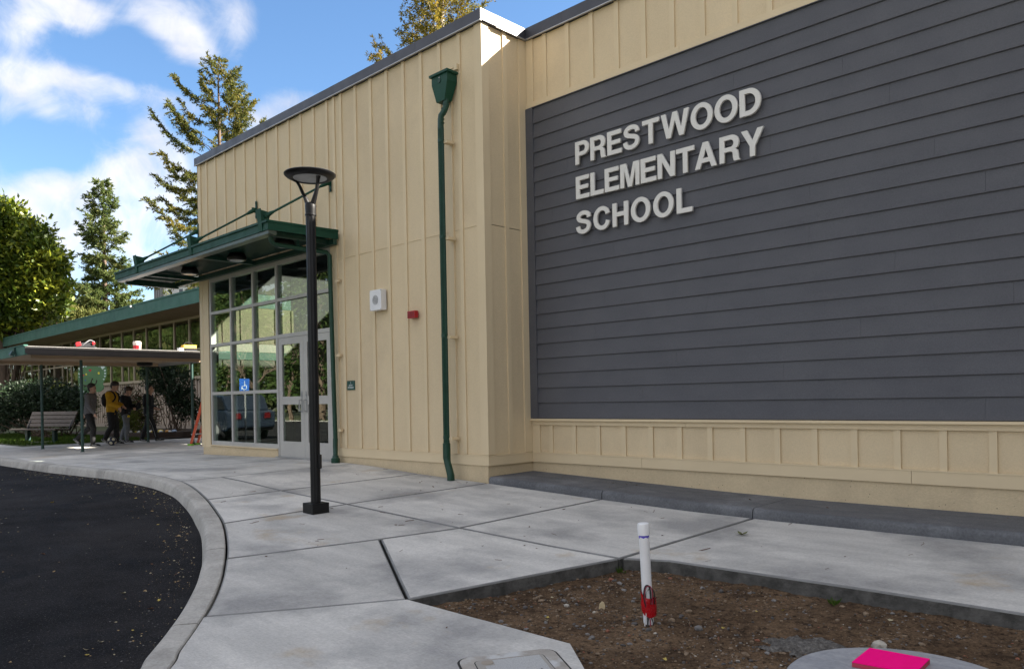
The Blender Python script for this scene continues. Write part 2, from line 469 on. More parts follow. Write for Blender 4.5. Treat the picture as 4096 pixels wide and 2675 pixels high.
class MB:
    """Collects plain shapes (in world coordinates) for one mesh."""

    def __init__(self):
        self.v, self.f, self.mi = [], [], []
        self.cur = 0

    def add(self, vs, fs):
        n = len(self.v)
        self.v += [tuple(p) for p in vs]
        for f in fs:
            self.f.append(tuple(n + i for i in f))
            self.mi.append(self.cur)
        return self

    def box(self, x0, x1, y0, y1, z0, z1):
        vs = [(x, y, z) for z in (z0, z1) for y in (y0, y1) for x in (x0, x1)]
        return self.add(vs, [(0, 2, 3, 1), (4, 5, 7, 6), (0, 1, 5, 4), (2, 6, 7, 3), (0, 4, 6, 2), (1, 3, 7, 5)])

    def obox(self, c, ax, ay, az):
        """box by centre and three half-axis vectors"""
        c, ax, ay, az = map(Vector, (c, ax, ay, az))
        vs = [c + ax * i + ay * j + az * k for k in (-1, 1) for j in (-1, 1) for i in (-1, 1)]
        return self.add(vs, [(0, 2, 3, 1), (4, 5, 7, 6), (0, 1, 5, 4), (2, 6, 7, 3), (0, 4, 6, 2), (1, 3, 7, 5)])

    def prism(self, poly, d):
        """poly: 3D points of one face; d: extrusion vector"""
        n = len(poly)
        d = Vector(d)
        vs = [Vector(p) for p in poly] + [Vector(p) + d for p in poly]
        fs = [tuple(range(n - 1, -1, -1)), tuple(range(n, 2 * n))]
        fs += [(i, (i + 1) % n, n + (i + 1) % n, n + i) for i in range(n)]
        return self.add(vs, fs)

    def tube(self, pts, r, n=8, caps=True):
        pts = [Vector(p) for p in pts]
        rs = r if isinstance(r, (list, tuple)) else [r] * len(pts)
        vs, fs = [], []
        prev = None
        for i, p in enumerate(pts):
            t = (pts[min(i + 1, len(pts) - 1)] - pts[max(i - 1, 0)])
            t = t.normalized() if t.length > 1e-9 else Vector((0, 0, 1))
            if prev is None:
                a = Vector((0, 0, 1)) if abs(t.z) < 0.9 else Vector((1, 0, 0))
                u = t.cross(a).normalized()
            else:
                u = (prev - t * prev.dot(t))
                u = u.normalized() if u.length > 1e-6 else t.orthogonal().normalized()
            prev = u
            w = t.cross(u)
            for k in range(n):
                an = 2 * math.pi * k / n
                vs.append(p + (u * math.cos(an) + w * math.sin(an)) * rs[i])
        for i in range(len(pts) - 1):
            for k in range(n):
                fs.append((i * n + k, i * n + (k + 1) % n, (i + 1) * n + (k + 1) % n, (i + 1) * n + k))
        if caps:
            fs.append(tuple(range(n - 1, -1, -1)))
            fs.append(tuple((len(pts) - 1) * n + k for k in range(n)))
        return self.add(vs, fs)

    def lathe(self, c, prof, n=24):
        """profile of (radius, height) turned about the vertical axis at c"""
        c = Vector(c)
        vs, fs = [], []
        for (r, h) in prof:
            for k in range(n):
                a = 2 * math.pi * k / n
                vs.append(c + Vector((r * math.cos(a), r * math.sin(a), h)))
        for i in range(len(prof) - 1):
            for k in range(n):
                fs.append((i * n + k, i * n + (k + 1) % n, (i + 1) * n + (k + 1) % n, (i + 1) * n + k))
        fs.append(tuple(range(n - 1, -1, -1)))
        fs.append(tuple((len(prof) - 1) * n + k for k in range(n)))
        return self.add(vs, fs)

    def ball(self, c, r, n=10, m=6, sq=(1, 1, 1)):
        c = Vector(c)
        vs = [c + Vector((0, 0, -r * sq[2]))]
        for i in range(1, m):
            t = math.pi * i / m - math.pi / 2
            for k in range(n):
                a = 2 * math.pi * k / n
                vs.append(c + Vector((r * sq[0] * math.cos(t) * math.cos(a), r * sq[1] * math.cos(t) * math.sin(a), r * sq[2] * math.sin(t))))
        vs.append(c + Vector((0, 0, r * sq[2])))
        fs = []
        for k in range(n):
            fs.append((0, 1 + (k + 1) % n, 1 + k))
            fs.append((len(vs) - 1, 1 + (m - 2) * n + k, 1 + (m - 2) * n + (k + 1) % n))
        for i in range(m - 2):
            for k in range(n):
                fs.append((1 + i * n + k, 1 + i * n + (k + 1) % n, 1 + (i + 1) * n + (k + 1) % n, 1 + (i + 1) * n + k))
        return self.add(vs, fs)

    def mesh(self, name, off=Vector((0, 0, 0))):
        me = bpy.data.meshes.new(name)
        me.from_pydata([tuple(Vector(p) - off) for p in self.v], [], self.f)
        if any(self.mi):
            me.polygons.foreach_set('material_index', self.mi)
        return me

    def build(self, name, m, parent=None, smooth=False, label=None, kind=None, bevel=0.0, weld=True):
        me = self.mesh(name, root_off(parent))
        return finish(name, me, m, parent, smooth, label, kind, bevel)


def finish(name, me, m, parent=None, smooth=False, label=None, kind=None, bevel=0.0):
    bm = bmesh.new()
    bm.from_mesh(me)
    bmesh.ops.recalc_face_normals(bm, faces=bm.faces)
    if bevel:
        bmesh.ops.bevel(bm, geom=[e for e in bm.edges if len(e.link_faces) == 2 and e.calc_face_angle(0) > 0.5],
                        offset=bevel, segments=2, profile=0.6, affect='EDGES', clamp_overlap=True)
    bm.to_mesh(me)
    bm.free()
    for mm in (m if isinstance(m, (list, tuple)) else [m]):
        me.materials.append(mm)
    if smooth:
        me.polygons.foreach_set('use_smooth', [True] * len(me.polygons))
        if hasattr(me, 'set_sharp_from_angle'):
            me.set_sharp_from_angle(angle=R(45))
    me.update()
    o = bpy.data.objects.new(name, me)
    COL.objects.link(o)
    if parent is not None:
        o.parent = parent
    tag(o, label=label, kind=kind)
    return o


def copy_tree(o, parent=None):
    c = o.copy()
    COL.objects.link(c)
    c.parent = parent
    for ch in list(o.children):
        copy_tree(ch, c)
    return c


def box_part(name, m, parent, *b, **k):
    return MB().box(*b).build(name, m, parent, **k)


def evaluated_mesh(me, mods):
    """mesh after a list of (type, {attr: value}) modifiers"""
    o = bpy.data.objects.new('tmp', me)
    COL.objects.link(o)
    for t, kw in mods:
        md = o.modifiers.new(t, t)
        for a, v in kw.items():
            setattr(md, a, v)
    dg = bpy.context.evaluated_depsgraph_get()
    dg.update()
    out = bpy.data.meshes.new_from_object(o.evaluated_get(dg))
    bpy.data.objects.remove(o)
    return out


def text_mesh(s, size, ext=0.002):
    cu = bpy.data.curves.new('text', 'FONT')
    cu.body = s
    cu.size = size
    cu.align_x = 'CENTER'
    cu.align_y = 'CENTER'
    cu.extrude = ext
    o = bpy.data.objects.new('tmp', cu)
    COL.objects.link(o)
    dg = bpy.context.evaluated_depsgraph_get()
    dg.update()
    me = bpy.data.meshes.new_from_object(o.evaluated_get(dg))
    bpy.data.objects.remove(o)
    return me


# ------------------------------------------------------------------ lie of the land
PX = [-60, -30, -20, -16, -14.2, -12.9, -11, -10.4, -9.8, -9.35, -8.77, -8.19, -7.36, -5.5, -4.36, -3.4, 0, 60]
PZ = [-1.06, -1.06, -1.05, -1.02, -.995, -.971, -.966, -.972, -.991, -1.014, -1.044, -1.065, -1.092, -1.160, -1.193,
      -1.205, -1.207, -1.207]


def g(x, y):
    s = np.interp(x, [-12, -9, -3], [.012, .015, .022])
    return float(np.interp(x, PX, PZ) + s * max(min(0.0, y - 7.07), -9.0))


def catmull(pts, n=8):
    out = []
    P = [Vector(p) for p in pts]
    P = [P[0] * 2 - P[1]] + P + [P[-1] * 2 - P[-2]]
    for i in range(1, len(P) - 2):
        for k in range(n):
            t = k / n
            out.append(0.5 * ((2 * P[i]) + (P[i + 1] - P[i - 1]) * t + (2 * P[i - 1] - 5 * P[i] + 4 * P[i + 1] - P[i + 2]) * t * t
                              + (3 * P[i] - P[i - 1] - 3 * P[i + 1] + P[i + 2]) * t ** 3))
    out.append(P[-2])
    return out


YT = 7.07     # face of the entry block
YM = 7.918    # face of the main block
# ------------------------------------------------------------------ ground, paving, kerb
def sheet(name, x0, x1, y0, y1, z, m, nx=1, ny=1, label=None):
    vs, fs = [], []
    for j in range(ny + 1):
        for i in range(nx + 1):
            x = x0 + (x1 - x0) * i / nx
            y = y0 + (y1 - y0) * j / ny
            vs.append((x, y, z(x, y) if callable(z) else z))
    for j in range(ny):
        for i in range(nx):
            a = j * (nx + 1) + i
            fs.append((a, a + 1, a + nx + 2, a + nx + 1))
    return tag(MB().add(vs, fs).build(name, m), label=label, kind='structure')


sheet('ground', -900, 900, -900, 900, -1.80, GROUND, label='flat open ground reaching out to the horizon')
# the lot lies about 13 cm below the kerb top; its far side rises to a kerb and lawn across the road
KB = [(-70, 4.40), (-30, 4.40), (-20.2, 4.43), (-16.6, 4.43), (-13.4, 4.49), (-11.9, 4.45), (-10.32, 4.305), (-9.05, 4.02),
      (-7.86, 3.637), (-7.18, 3.383), (-6.375, 3.024), (-5.717, 2.693), (-5.291, 2.459), (-4.884, 2.212), (-4.515, 1.958),
      (-4.188, 1.723), (-3.956, 1.57), (-3.35, 1.03), (-2.75, .36), (-2.2, -.5), (-1.8, -1.5), (-1.5, -3.0)]
KCURVE = [(p.x, p.y) for p in catmull([(x, y, 0) for x, y in KB], 10)]


def kerb_at(x):
    return float(np.interp(x, [p[0] for p in KCURVE], [p[1] for p in KCURVE]))


def kerb_pts(xa, xb):
    """points of the kerb's back line from xa to xb (increasing x)"""
    return [(xa, kerb_at(xa))] + [p for p in KCURVE if xa + .03 < p[0] < xb - .03] + [(xb, kerb_at(xb))]


sheet('asphalt_lot', -80, 24, -14, 5.5, lambda x, y: g(x, y) - .13, ASPH, 104, 20,
      label='dark asphalt parking lot with a curved kerb')
sheet('far_lawn', -90, 40, -60, -14.2, -1.32, LAWNB, 4, 4, label='lawn across the lot behind the viewer')
tag(MB().box(-90, 24, -14.3, -14.0, -1.7, -1.25).build('far_kerb', CONCK), label='straight kerb on the far side of the lot', kind='structure')


def ccw(p):
    a = sum(p[i][0] * p[(i + 1) % len(p)][1] - p[(i + 1) % len(p)][0] * p[i][1] for i in range(len(p)))
    return p if a > 0 else p[::-1]


def inset(poly, j):
    poly = ccw(poly)
    n = len(poly)
    out = []
    for i in range(n):
        a, b, c = Vector(poly[i - 1]), Vector(poly[i]), Vector(poly[(i + 1) % n])
        d1 = (b - a).normalized()
        d2 = (c - b).normalized()
        n1, n2 = Vector((-d1.y, d1.x)), Vector((-d2.y, d2.x))
        k = 1 + n1.dot(n2)
        out.append(b + (n1 + n2) * (j / max(k, 0.3)))
    return out


def slab_mesh(name, poly, j, thick, top):
    bm = bmesh.new()
    vs = [bm.verts.new((p.x, p.y, 0)) for p in inset(poly, j)]
    bm.faces.new(vs)
    xs = [p[0] for p in poly]
    for kx in sorted(set(PX) | {-12, -9, -3}):
        if min(xs) + .02 < kx < max(xs) - .02:
            bmesh.ops.bisect_plane(bm, geom=bm.verts[:] + bm.edges[:] + bm.faces[:], plane_co=(kx, 0, 0), plane_no=(1, 0, 0))
    bmesh.ops.triangulate(bm, faces=bm.faces[:])
    for v in bm.verts:
        v.co.z = top(v.co.x, v.co.y)
    r = bmesh.ops.extrude_face_region(bm, geom=bm.faces[:])
    for e in r['geom']:
        if isinstance(e, bmesh.types.BMVert):
            e.co.z -= thick
    bmesh.ops.recalc_face_normals(bm, faces=bm.faces[:])
    for f in bm.faces:
        f.material_index = 1 if abs(f.normal.z) < 0.5 else 0
    # eased upper edge
    es = [e for e in bm.edges if len(e.link_faces) == 2 and {f.material_index for f in e.link_faces} == {0, 1}
          and max(v.co.z - top(v.co.x, v.co.y) for v in e.verts) > -0.01]
    rb_ = bmesh.ops.bevel(bm, geom=es, offset=0.013, segments=2, profile=0.5, affect='EDGES', clamp_overlap=True)
    for f in rb_['faces']:
        f.material_index = 2
    me = bpy.data.meshes.new(name)
    bm.to_mesh(me)
    bm.free()
    return me


CONCA = mat('tooled_slab_edge', (0.17, 0.168, 0.16), (0.25, 0.248, 0.24), 4, .85, .4, 60)
walk = bpy.data.objects.new('sidewalk', None)
COL.objects.link(walk)
tag(walk, 'broomed concrete sidewalk of large jointed slabs along the school front', kind='structure')


def slab(poly, j=.0125):
    me = slab_mesh('slab', poly, j, .11, g)
    me.materials.append(CONC)
    me.materials.append(CONCE)
    me.materials.append(CONCA)
    o = bpy.data.objects.new('slab', me)
    COL.objects.link(o)
    o.parent = walk


XS = [-10.40, -8.78, -7.36, -5.50, -3.64, -1.80, .05, 1.9, 3.8]
for a, b in zip(XS[:4], XS[1:5]):
    slab([(a, 4.89), (b, 4.89), (b, 7.065), (a, 7.065)])
slab([(-3.64, 4.90), (-3.30, 5.06), (-1.80, 5.10), (1.9, 5.05), (1.9, 7.065), (-3.64, 7.065)])
for a, b in ((1.9, 5.4), (5.4, 8.8)):
    slab([(a, 5.05), (b, 5.0), (b, 7.065), (a, 7.065)])
slab([(-10.40, 4.89)] + kerb_pts(-10.40, -8.79) + [(-8.78, 4.89)])
slab([(-8.78, 4.89)] + kerb_pts(-8.79, -7.32) + [(-7.36, 4.89)])
slab([(-7.36, 4.89)] + kerb_pts(-7.32, -5.96) + [(-5.648, 4.089), (-5.49, 4.89)])
slab([(-5.648, 4.089)] + kerb_pts(-5.96, -4.66) + [(-4.024, 3.120)], .010)
slab([(-5.648, 4.089), (-4.022, 3.120), (-3.64, 4.89), (-5.49, 4.89)], .010)
slab([(-4.022, 3.12)] + kerb_pts(-4.66, -1.55) + [(0.6, -3.0), (0.6, 0.55), (-1.2, 1.97), (-2.37, 2.90), (-2.667, 3.143), (-3.28, 3.143)], .006)
slab([(0.62, -3.0), (4.2, -3.0), (4.2, .50), (0.62, .50)])  # unseen forecourt paving, added to bounce sunlight onto the walls
for a in (4.2, 7.8, 11.4):
    slab([(a, -3.0), (a + 3.6, -3.0), (a + 3.6, .50), (a, .50)])
for a in (-1.0, 2.6, 6.2, 9.8):  # second row of the added sunlight-bouncing paving
    slab([(a, -6.6), (a + 3.6, -6.6), (a + 3.6, -3.0), (a, -3.0)])
XW = [-22.0, -19.0, -17.6, -15.9, -14.1, -12.3, -10.40]
for a, b in zip(XW, XW[1:]):
    slab(kerb_pts(a, b) + [(b, 7.065), (a, 7.065)], .004)
for a, b in ((-24.6, -22.0), (-28, -24.6), (-31.5, -28), (-35, -31.5)):
    slab(kerb_pts(a, b) + [(b, 5.95 if a < -24.7 else 7.065), (a, 5.95 if a < -24.7 else 7.065)], .004)
for a, b in ((-24.6, -22.0), (-22.0, -19.0), (-19.0, -15.95)):
    for c, d in ((7.065, 9.6), (9.6, 12.4)):
        slab([(a, c), (b, c), (b, d), (a, d)], .004)

# joint filler just under the paving, so that the open joints read dark
sheet('joint_bed', -24.5, -10.5, 4.7, 7.0, lambda x, y: g(x, y) - .06, JOINT, 28, 2, label='dark filler under the paving joints')
jb = slab_mesh('joint_bed', [(-10.5, 7.0)] + [(x, y + .12) for x, y in kerb_pts(-10.4, -4.0)] + [(-3.3, 2.0), (-3.3, 2.9), (-4.2, 3.2), (-3.8, 4.8), (-3.4, 5.3), (3.6, 5.4), (3.6, 7.0)],
               .0, .02, lambda x, y: g(x, y) - .055)
for _ in range(3):
    jb.materials.append(JOINT)
o = bpy.data.objects.new('joint_bed', jb)
COL.objects.link(o)
tag(o, 'dark filler under the near paving joints', kind='structure')

# kerb: one stone per cast length
kerb = bpy.data.objects.new('kerb', None)
COL.objects.link(kerb)
tag(kerb, 'curved pale concrete kerb between the asphalt and the sidewalk', kind='structure')
KPROF = [(0.004, -.14), (0.004, -.004), (0.012, 0.004), (.125, 0.002), (.150, -.006), (.168, -.026), (.195, -.15)]
kj = [-40, -36, -32, -28, -25, -22, -19, -16.06, -13.27, -8.974, -6.30, -4.56, -3.2, -1.9]
kj = [k if i < 9 else k for i, k in enumerate(kj)]
for a, b in zip(kj, kj[1:]):
    pts = [Vector((x, y)) for x, y in kerb_pts(a + .007, b - .007)]
    vs, fs = [], []
    npf = len(KPROF)
    for i, p in enumerate(pts):
        t = (pts[min(i + 1, len(pts) - 1)] - pts[max(i - 1, 0)]).normalized()
        nn = Vector((t.y, -t.x))
        wob = 0.004 * mnoise.noise(Vector((p.x * 1.7, p.y * 1.7, 0)))
        for (o_, h) in KPROF:
            q = p + nn * (o_ + (wob if o_ > .1 else 0))
            vs.append((q.x, q.y, g(p.x, p.y) + h + (wob if h > -.1 else 0)))
    for i in range(len(pts) - 1):
        for k in range(npf):
            fs.append((i * npf + k, i * npf + (k + 1) % npf, (i + 1) * npf + (k + 1) % npf, (i + 1) * npf + k))
    fs.append(tuple(range(npf)))
    fs.append(tuple((len(pts) - 1) * npf + k for k in range(npf - 1, -1, -1)))
    MB().add(vs, fs).build('kerb_stone', CONCK, kerb, smooth=True)

# planting bed of bare soil
BED = [(-4.04, 3.10), (-3.70, 5.0), (-3.32, 5.12), (-1.8, 5.16), (3.6, 5.16), (3.6, -1.5), (0.55, -1.5), (0.55, .5), (-1.25, 1.92), (-2.40, 2.86), (-2.68, 3.10)]


def inpoly(x, y, poly):
    c = False
    for i in range(len(poly)):
        (x1, y1), (x2, y2) = poly[i], poly[i - 1]
        if (y1 > y) != (y2 > y) and x < (x2 - x1) * (y - y1) / (y2 - y1) + x1:
            c = not c
    return c


def soil(x, y):
    n = mnoise.noise(Vector((x * 1.6, y * 1.6, 1))) * .018 + mnoise.noise(Vector((x * 6, y * 6, 4))) * .010 \
        + mnoise.noise(Vector((x * 19, y * 19, 8))) * .009 + mnoise.noise(Vector((x * 47, y * 47, 3))) * .006
    d = math.hypot(x + 2.685, y - 3.886)
    n += .018 * math.exp(-(d / .18) ** 2)
    tip = max(0.0, 1 - math.hypot(x + 3.9, y - 3.25) / .5)
    return g(x, y) - .100 + n + .03 * tip


st = .020
xa, ya = -4.05, 0.6
nx, ny = int((1.2 - xa) / st), int((5.18 - ya) / st)
vs, fs, idx = [], [], {}
for j in range(ny + 1):
    for i in range(nx + 1):
        x, y = xa + i * st, ya + j * st
        if inpoly(x, y, BED):
            idx[i, j] = len(vs)
            vs.append((x, y, soil(x, y)))
for j in range(ny):
    for i in range(nx):
        q = [(i, j), (i + 1, j), (i + 1, j + 1), (i, j + 1)]
        if all(k in idx for k in q):
            fs.append(tuple(idx[k] for k in q))
tag(MB().add(vs, fs).build('soil_bed', DIRT, smooth=True), 'bare brown soil of the unplanted bed', kind='structure')
tag(MB().add([(-3.9, 3.2, -1.41), (-3.5, 5.05, -1.41), (4, 5.05, -1.41), (4, -1.5, -1.5), (.6, -1.5, -1.5), (.6, .4, -1.47), (-2.3, 2.8, -1.42)], [tuple(range(7))])
    .build('subsoil', DIRT), 'soil below the bed surface', kind='structure')

# raised concrete strip along the foot of the main wall
ledge = bpy.data.objects.new('ledge', None)
COL.objects.link(ledge)
tag(ledge, 'low dark concrete strip raised along the foot of the wall', kind='structure')
LX = [-7.355, -5.50, -3.65, 1.9, 8.8]


def ltop(x):
    return float(np.interp(x, [-7.355, -5.5, -4.36, -3.4, 6], [-1.008, -1.062, -1.095, -1.110, -1.110]))


for a, b in zip(LX, LX[1:]):
    vs, fs = [], []
    prof = [(7.066, -.14), (7.068, -.045), (7.078, -.018), (7.098, -.004), (7.125, 0.0), (7.935, .012), (7.935, -.14)]
    n = 14
    for i in range(n + 1):
        x = a + .005 + (b - a - .010) * i / n
        for (y, h) in prof:
            vs.append((x, y, ltop(x) + h if h > -.1 else g(x, 7.07) - .05))
    k = len(prof)
    for i in range(n):
        for q in range(k):
            fs.append((i * k + q, i * k + (q + 1) % k, (i + 1) * k + (q + 1) % k, (i + 1) * k + q))
    fs += [tuple(range(k)), tuple(n * k + q for q in range(k - 1, -1, -1))]
    MB().add(vs, fs).build('strip_section', CONCD, ledge, smooth=True)

# lawn and bed at the far left
sheet('lawn', -80, -24.65, 5.98, 14.6, lambda x, y: g(x, 7.07) - .015 + .02 * math.sin(x * .9) * math.sin(y * .8), LAWNB, 60, 12, label='green lawn in front of the old classroom wing')
sheet('earth_bed', -36, -24.62, 8.2, 14.55, lambda x, y: g(x, 7.07) + .02 + .03 * math.sin(x * 2.1) * math.sin(y * 1.7) - .12 * max(0, 1 - (y - 8.2) / .5), EARTH, 40, 24, label='dark earth bed under the tall shrubs')

# ------------------------------------------------------------------ school building
school = thing('school_building', 'cream board and batten school block with slate grey siding panel and glazed entry', 'building', (-7.36, YT, g(-7.36, YT)))
ZT, ZC0, ZC1 = 4.932, 4.935, 5.09     # wall top, coping bottom and top
ZS0, ZS1 = -.868, -.735               # skirt board
BT = .019                             # batten thickness
XR = 9.0                              # right end of the main block

# entry block, front: sheets of board in two tiers, each sheet a part
rx = [-7.768 - .405 * k for k in range(21)]          # right edges of the battens
rx = [x for x in rx if x > -15.72]
edges = [-7.362] + rx[2::3] + [-15.885]


def sheet_board(x0, x1, z0, z1, y, name='board_panel', m=CREAM):
    return box_part(name, m, school, x0 + .0015, x1 - .0015, y, y + .012, z0, z1)


WX0, WX1, WZ1 = -15.50, -11.00, 2.555      # opening of the glazed entry
for a, b in zip(edges[1:], edges[:-1]):
    a, b = (a - .033 if a > -15.8 else a), (b - .033 if b < -7.5 else b)
    if b > WX1:
        sheet_board(max(a, WX1), b, ZS1 - .02, 2.302, YT + BT)
        sheet_board(max(a, WX1), b, 2.312, ZT, YT + BT)
    if a < WX1:
        sheet_board(a, min(b, WX1), 2.60, ZT, YT + BT)
sheet_board(-15.885, WX0, ZS1 - .02, 2.598, YT + BT)
box_part('panel_flashing', CREAM2, school, WX1, -7.50, YT + .012, YT + BT + .002, 2.300, 2.313)
for x in rx:
    z0 = ZS1 + .006 if x > WX1 + .05 else 2.66
    box_part('batten', CREAM2, school, x - .064, x, YT, YT + BT, z0, ZT)
box_part('batten', CREAM2, school, -10.865, -10.80, YT, YT + BT, ZS1 + .006, ZT)
box_part('pipe_board', CREAM2, school, -8.055, -7.955, YT - .004, YT + BT, ZS1 + .006, 4.10)
box_part('corner_board', CREAM2, school, -7.488, -7.345, YT - .003, YT + BT, ZS1 + .006, ZT)
box_part('corner_board', CREAM2, school, -15.90, -15.755, YT - .003, YT + BT, ZS0, ZT)
box_part('corner_board', CREAM2, school, -15.905, -15.886, YT - .003, YT + .14, ZS0, ZT)
# entry opening trim and skirts
box_part('window_trim', CREAM2, school, WX0, WX1 + .0, YT, YT + .03, WZ1, 2.66)
box_part('window_trim', CREAM2, school, -15.755, WX0, YT + .002, YT + .03, ZS0, 2.66)
box_part('window_trim', CREAM2, school, WX1, -10.87, YT + .002, YT + .03, ZS0 - .06, 2.66)
box_part('skirt_board', CREAM2, school, -10.868, -7.336, YT - .013, YT + .03, ZS0, ZS1 - .012)
box_part('skirt_flashing', CREAM2, school, -10.868, -7.332, YT - .017, YT + .01, ZS1 - .012, ZS1)
box_part('foundation', CREAMC, school, -10.995, -7.366, YT + .003, YT + .20, -1.30, ZS0)
box_part('foundation', CREAMC, school, -15.84, -12.80, YT + .003, YT + .20, -1.25, -.832)
box_part('sill_flashing', CREAM2, school, -15.50, -12.80, YT - .025, YT + .06, -.832, -.815)
# return wall between entry block and main block
for a, b in ((YT + .02, 7.50), (7.50, 7.93)):
    for z0, z1 in ((ZS1 - .02, 2.303), (2.313, ZT)):
        box_part('board_panel', CREAM, school, -7.378, -7.366, a, b - .003, z0, z1)
box_part('corner_board', CREAM2, school, -7.366, -7.348, YT - .0029, 7.198, ZS1 + .006, ZT)
box_part('batten', CREAM2, school, -7.366, -7.348, 7.465, 7.535, ZS1 + .006, ZT)
box_part('corner_board', CREAM2, school, -7.366, -7.348, 7.775, 7.93, ZS1 + .006, ZT)
box_part('skirt_board', CREAM2, school, -7.366, -7.335, YT + .03, 7.90, ZS0, ZS1 - .012)
box_part('skirt_flashing', CREAM2, school, -7.366, -7.331, YT + .01, 7.90, ZS1 - .012, ZS1)
box_part('foundation', CREAMC, school, -7.45, -7.362, YT + .006, 7.93, -1.30, ZS0)
# main block: upper band
MX0 = -7.345
rm = [-6.975 + .402 * k for k in range(40)]
for i, x in enumerate(rm):
    if x < XR:
        box_part('batten', CREAM2, school, x - .066, x, YM, YM + BT, 4.072, ZT)
        box_part('batten', CREAM2, school, x - .066, x, YM, YM + BT, -.735, -.358)
ms = [MX0] + [x - .033 for x in rm[3::3] if x < XR] + [XR]
for a, b in zip(ms, ms[1:]):
    box_part('board_panel', CREAM, school, a, b - .003, YM + BT, YM + BT + .012, 4.05, ZT)
    box_part('board_panel', CREAM, school, a, b - .003, YM + BT, YM + BT + .012, -.76, -.34)
box_part('corner_board', CREAM2, school, MX0 + .0, -7.205, YM - .003, YM + BT, -.735, -.36)
box_part('corner_board', CREAM2, school, MX0 + .0, -7.218, YM - .003, YM + BT, 4.0, ZT)
for a, b in ((MX0, -4.9), (-4.897, -1.2), (-1.197, XR)):
    box_part('trim_board', CREAM2, school, a, b, YM - .012, YM + BT - .001, 3.990, 4.072)
    box_part('trim_board', CREAM2, school, a, b, YM - .012, YM + BT - .001, -.360, -.303)
    box_part('sill_cap', CREAM2, school, a, b, YM - .050, YM + BT, -.303, -.276)
    box_part('skirt_flashing', CREAM2, school, a, b, YM - .018, YM + .01, -.747, -.735)
for a, b in ((MX0, -5.53), (-5.526, -2.46), (-2.456, XR)):
    box_part('skirt_board', CREAM2, school, a, b, YM - .014, YM + .03, ZS0, -.747)
box_part('drip_edge', SIDING, school, MX0, XR, YM - .028, YM, 3.982, 3.990)
box_part('foundation', CREAMC, school, -7.362, XR, YM + .008, YM + .2, -1.30, ZS0)
# slate siding: lapped planks, each a part
box_part('siding_trim', SIDING, school, MX0 - .004, -7.216, YM - .03, YM + .015, -.270, 3.981)
joints = {19: [-1.85], 18: [-4.215], 17: [-3.03], 16: [-6.63, .3], 15: [-2.59, ], 14: [-3.80, 1.0], 13: [-6.9], 12: [-2.21], 11: [-3.39, .8], 10: [-1.80, -5.9],
          9: [-3.40, ], 8: [-4.20, 1.2], 7: [-6.05, -2.57], 6: [-4.59, .0], 5: [-6.2, -1.6], 4: [-2.9], 3: [-5.01, .4], 2: [-3.7], 1: [-1.55, -5.5], 0: [-6.06, -1.835]}
joints = {k: sorted(v) for k, v in joints.items()}
zl = [-.271] + [-.060 + .2012 * k for k in range(20)] + [3.981]
for i in range(21):
    z0, z1 = zl[i], zl[i + 1]
    xs = [-7.216] + [x for x in joints.get(i, []) if -7.1 < x < XR - .2] + [XR]
    for a, b in zip(xs, xs[1:]):
        top = min(z1 + .012, 3.981)
        prof = [(YM - .014, z0), (YM - .004, z0 + .0), (YM + .016, z0 + .012), (YM + .016, top), (YM - .0005 - .0 * i, top)]
        prof = [(YM - .022, z0 + .004), (YM - .018, z0), (YM + .014, z0), (YM + .014, top), (YM - .0035, top)]
        MB().prism([(a + .0007, y, z) for y, z in prof], (b - a - .0014, 0, 0)).build('siding_plank', SIDING, school)
# coping: folded metal, each length a part; its drip edge pale
def coping(pts, face):
    (x0, y0), (x1, y1) = pts
    if face == 'y':
        box_part('coping', CAP, school, x0 + .0015, x1 - .0015, y0 - .042, y0 + .25, ZC0 + .008, ZC1)
        box_part('coping_drip', FLASH, school, x0, x1, y0 - .047, y0 - .02, ZC0 - .004, ZC0 + .008)
    else:
        box_part('coping', CAP, school, x0 - .25, x0 + .042, y0 + .0015, y1 - .0015, ZC0 + .008, ZC1)
        box_part('coping_drip', FLASH, school, x0 + .02, x0 + .047, y0, y1, ZC0 - .004, ZC0 + .008)


for a, b in ((-15.95, -14.64), (-14.64, -11.68), (-11.68, -8.66), (-8.66, -7.31)):
    coping(((a, YT), (b, YT)), 'y')
for a, b in ((7.32, 7.60), (7.60, 7.877)):
    coping(((-7.352, a), (-7.352, b)), 'x')
for a, b in ((-7.306, -6.66), (-6.66, -3.6), (-3.6, -.55), (-.55, 4), (4, XR)):
    coping(((a, YM), (b, YM)), 'y')
box_part('coping', CAP, school, -7.60, -7.3075, 7.8785, 8.168, ZC0 + .008, ZC1 - .002)
box_part('coping_drip', FLASH, school, -7.40, -7.305, 7.862, 7.95, ZC0 - .003, ZC0 + .0075)
# roofs and the walls out of sight
ROOF = mat('membrane_roof', (0.45, 0.45, 0.44), (0.36, 0.36, 0.35), 1.0, 0.8)
box_part('roof', ROOF, school, -7.6, XR, YM + .25, 24, 4.70, 4.80)
for b in ((-15.7, -13.9, YT + .25, 14.3), (-11.9, -7.6, YT + .25, 14.3), (-13.9, -11.9, YT + .25, 10.75), (-13.9, -11.9, 13.0, 14.3)):  # unseen opening left in the roof to let sun onto the inner wall
    box_part('roof', ROOF, school, *b, 4.70, 4.80)
box_part('wall', CREAM, school, -15.885, -15.72, YT + .14, 14.4, -1.15, 4.93)
box_part('coping', CAP, school, -15.95, -15.65, YT + .2, 14.4, 4.935, 5.085)
box_part('wall', CREAM, school, XR - .15, XR, YM + .05, 24, -1.3, 4.93)
box_part('wall', CREAM, school, -15.7, -7.5, 14.3, 14.4, -1.15, 4.93)
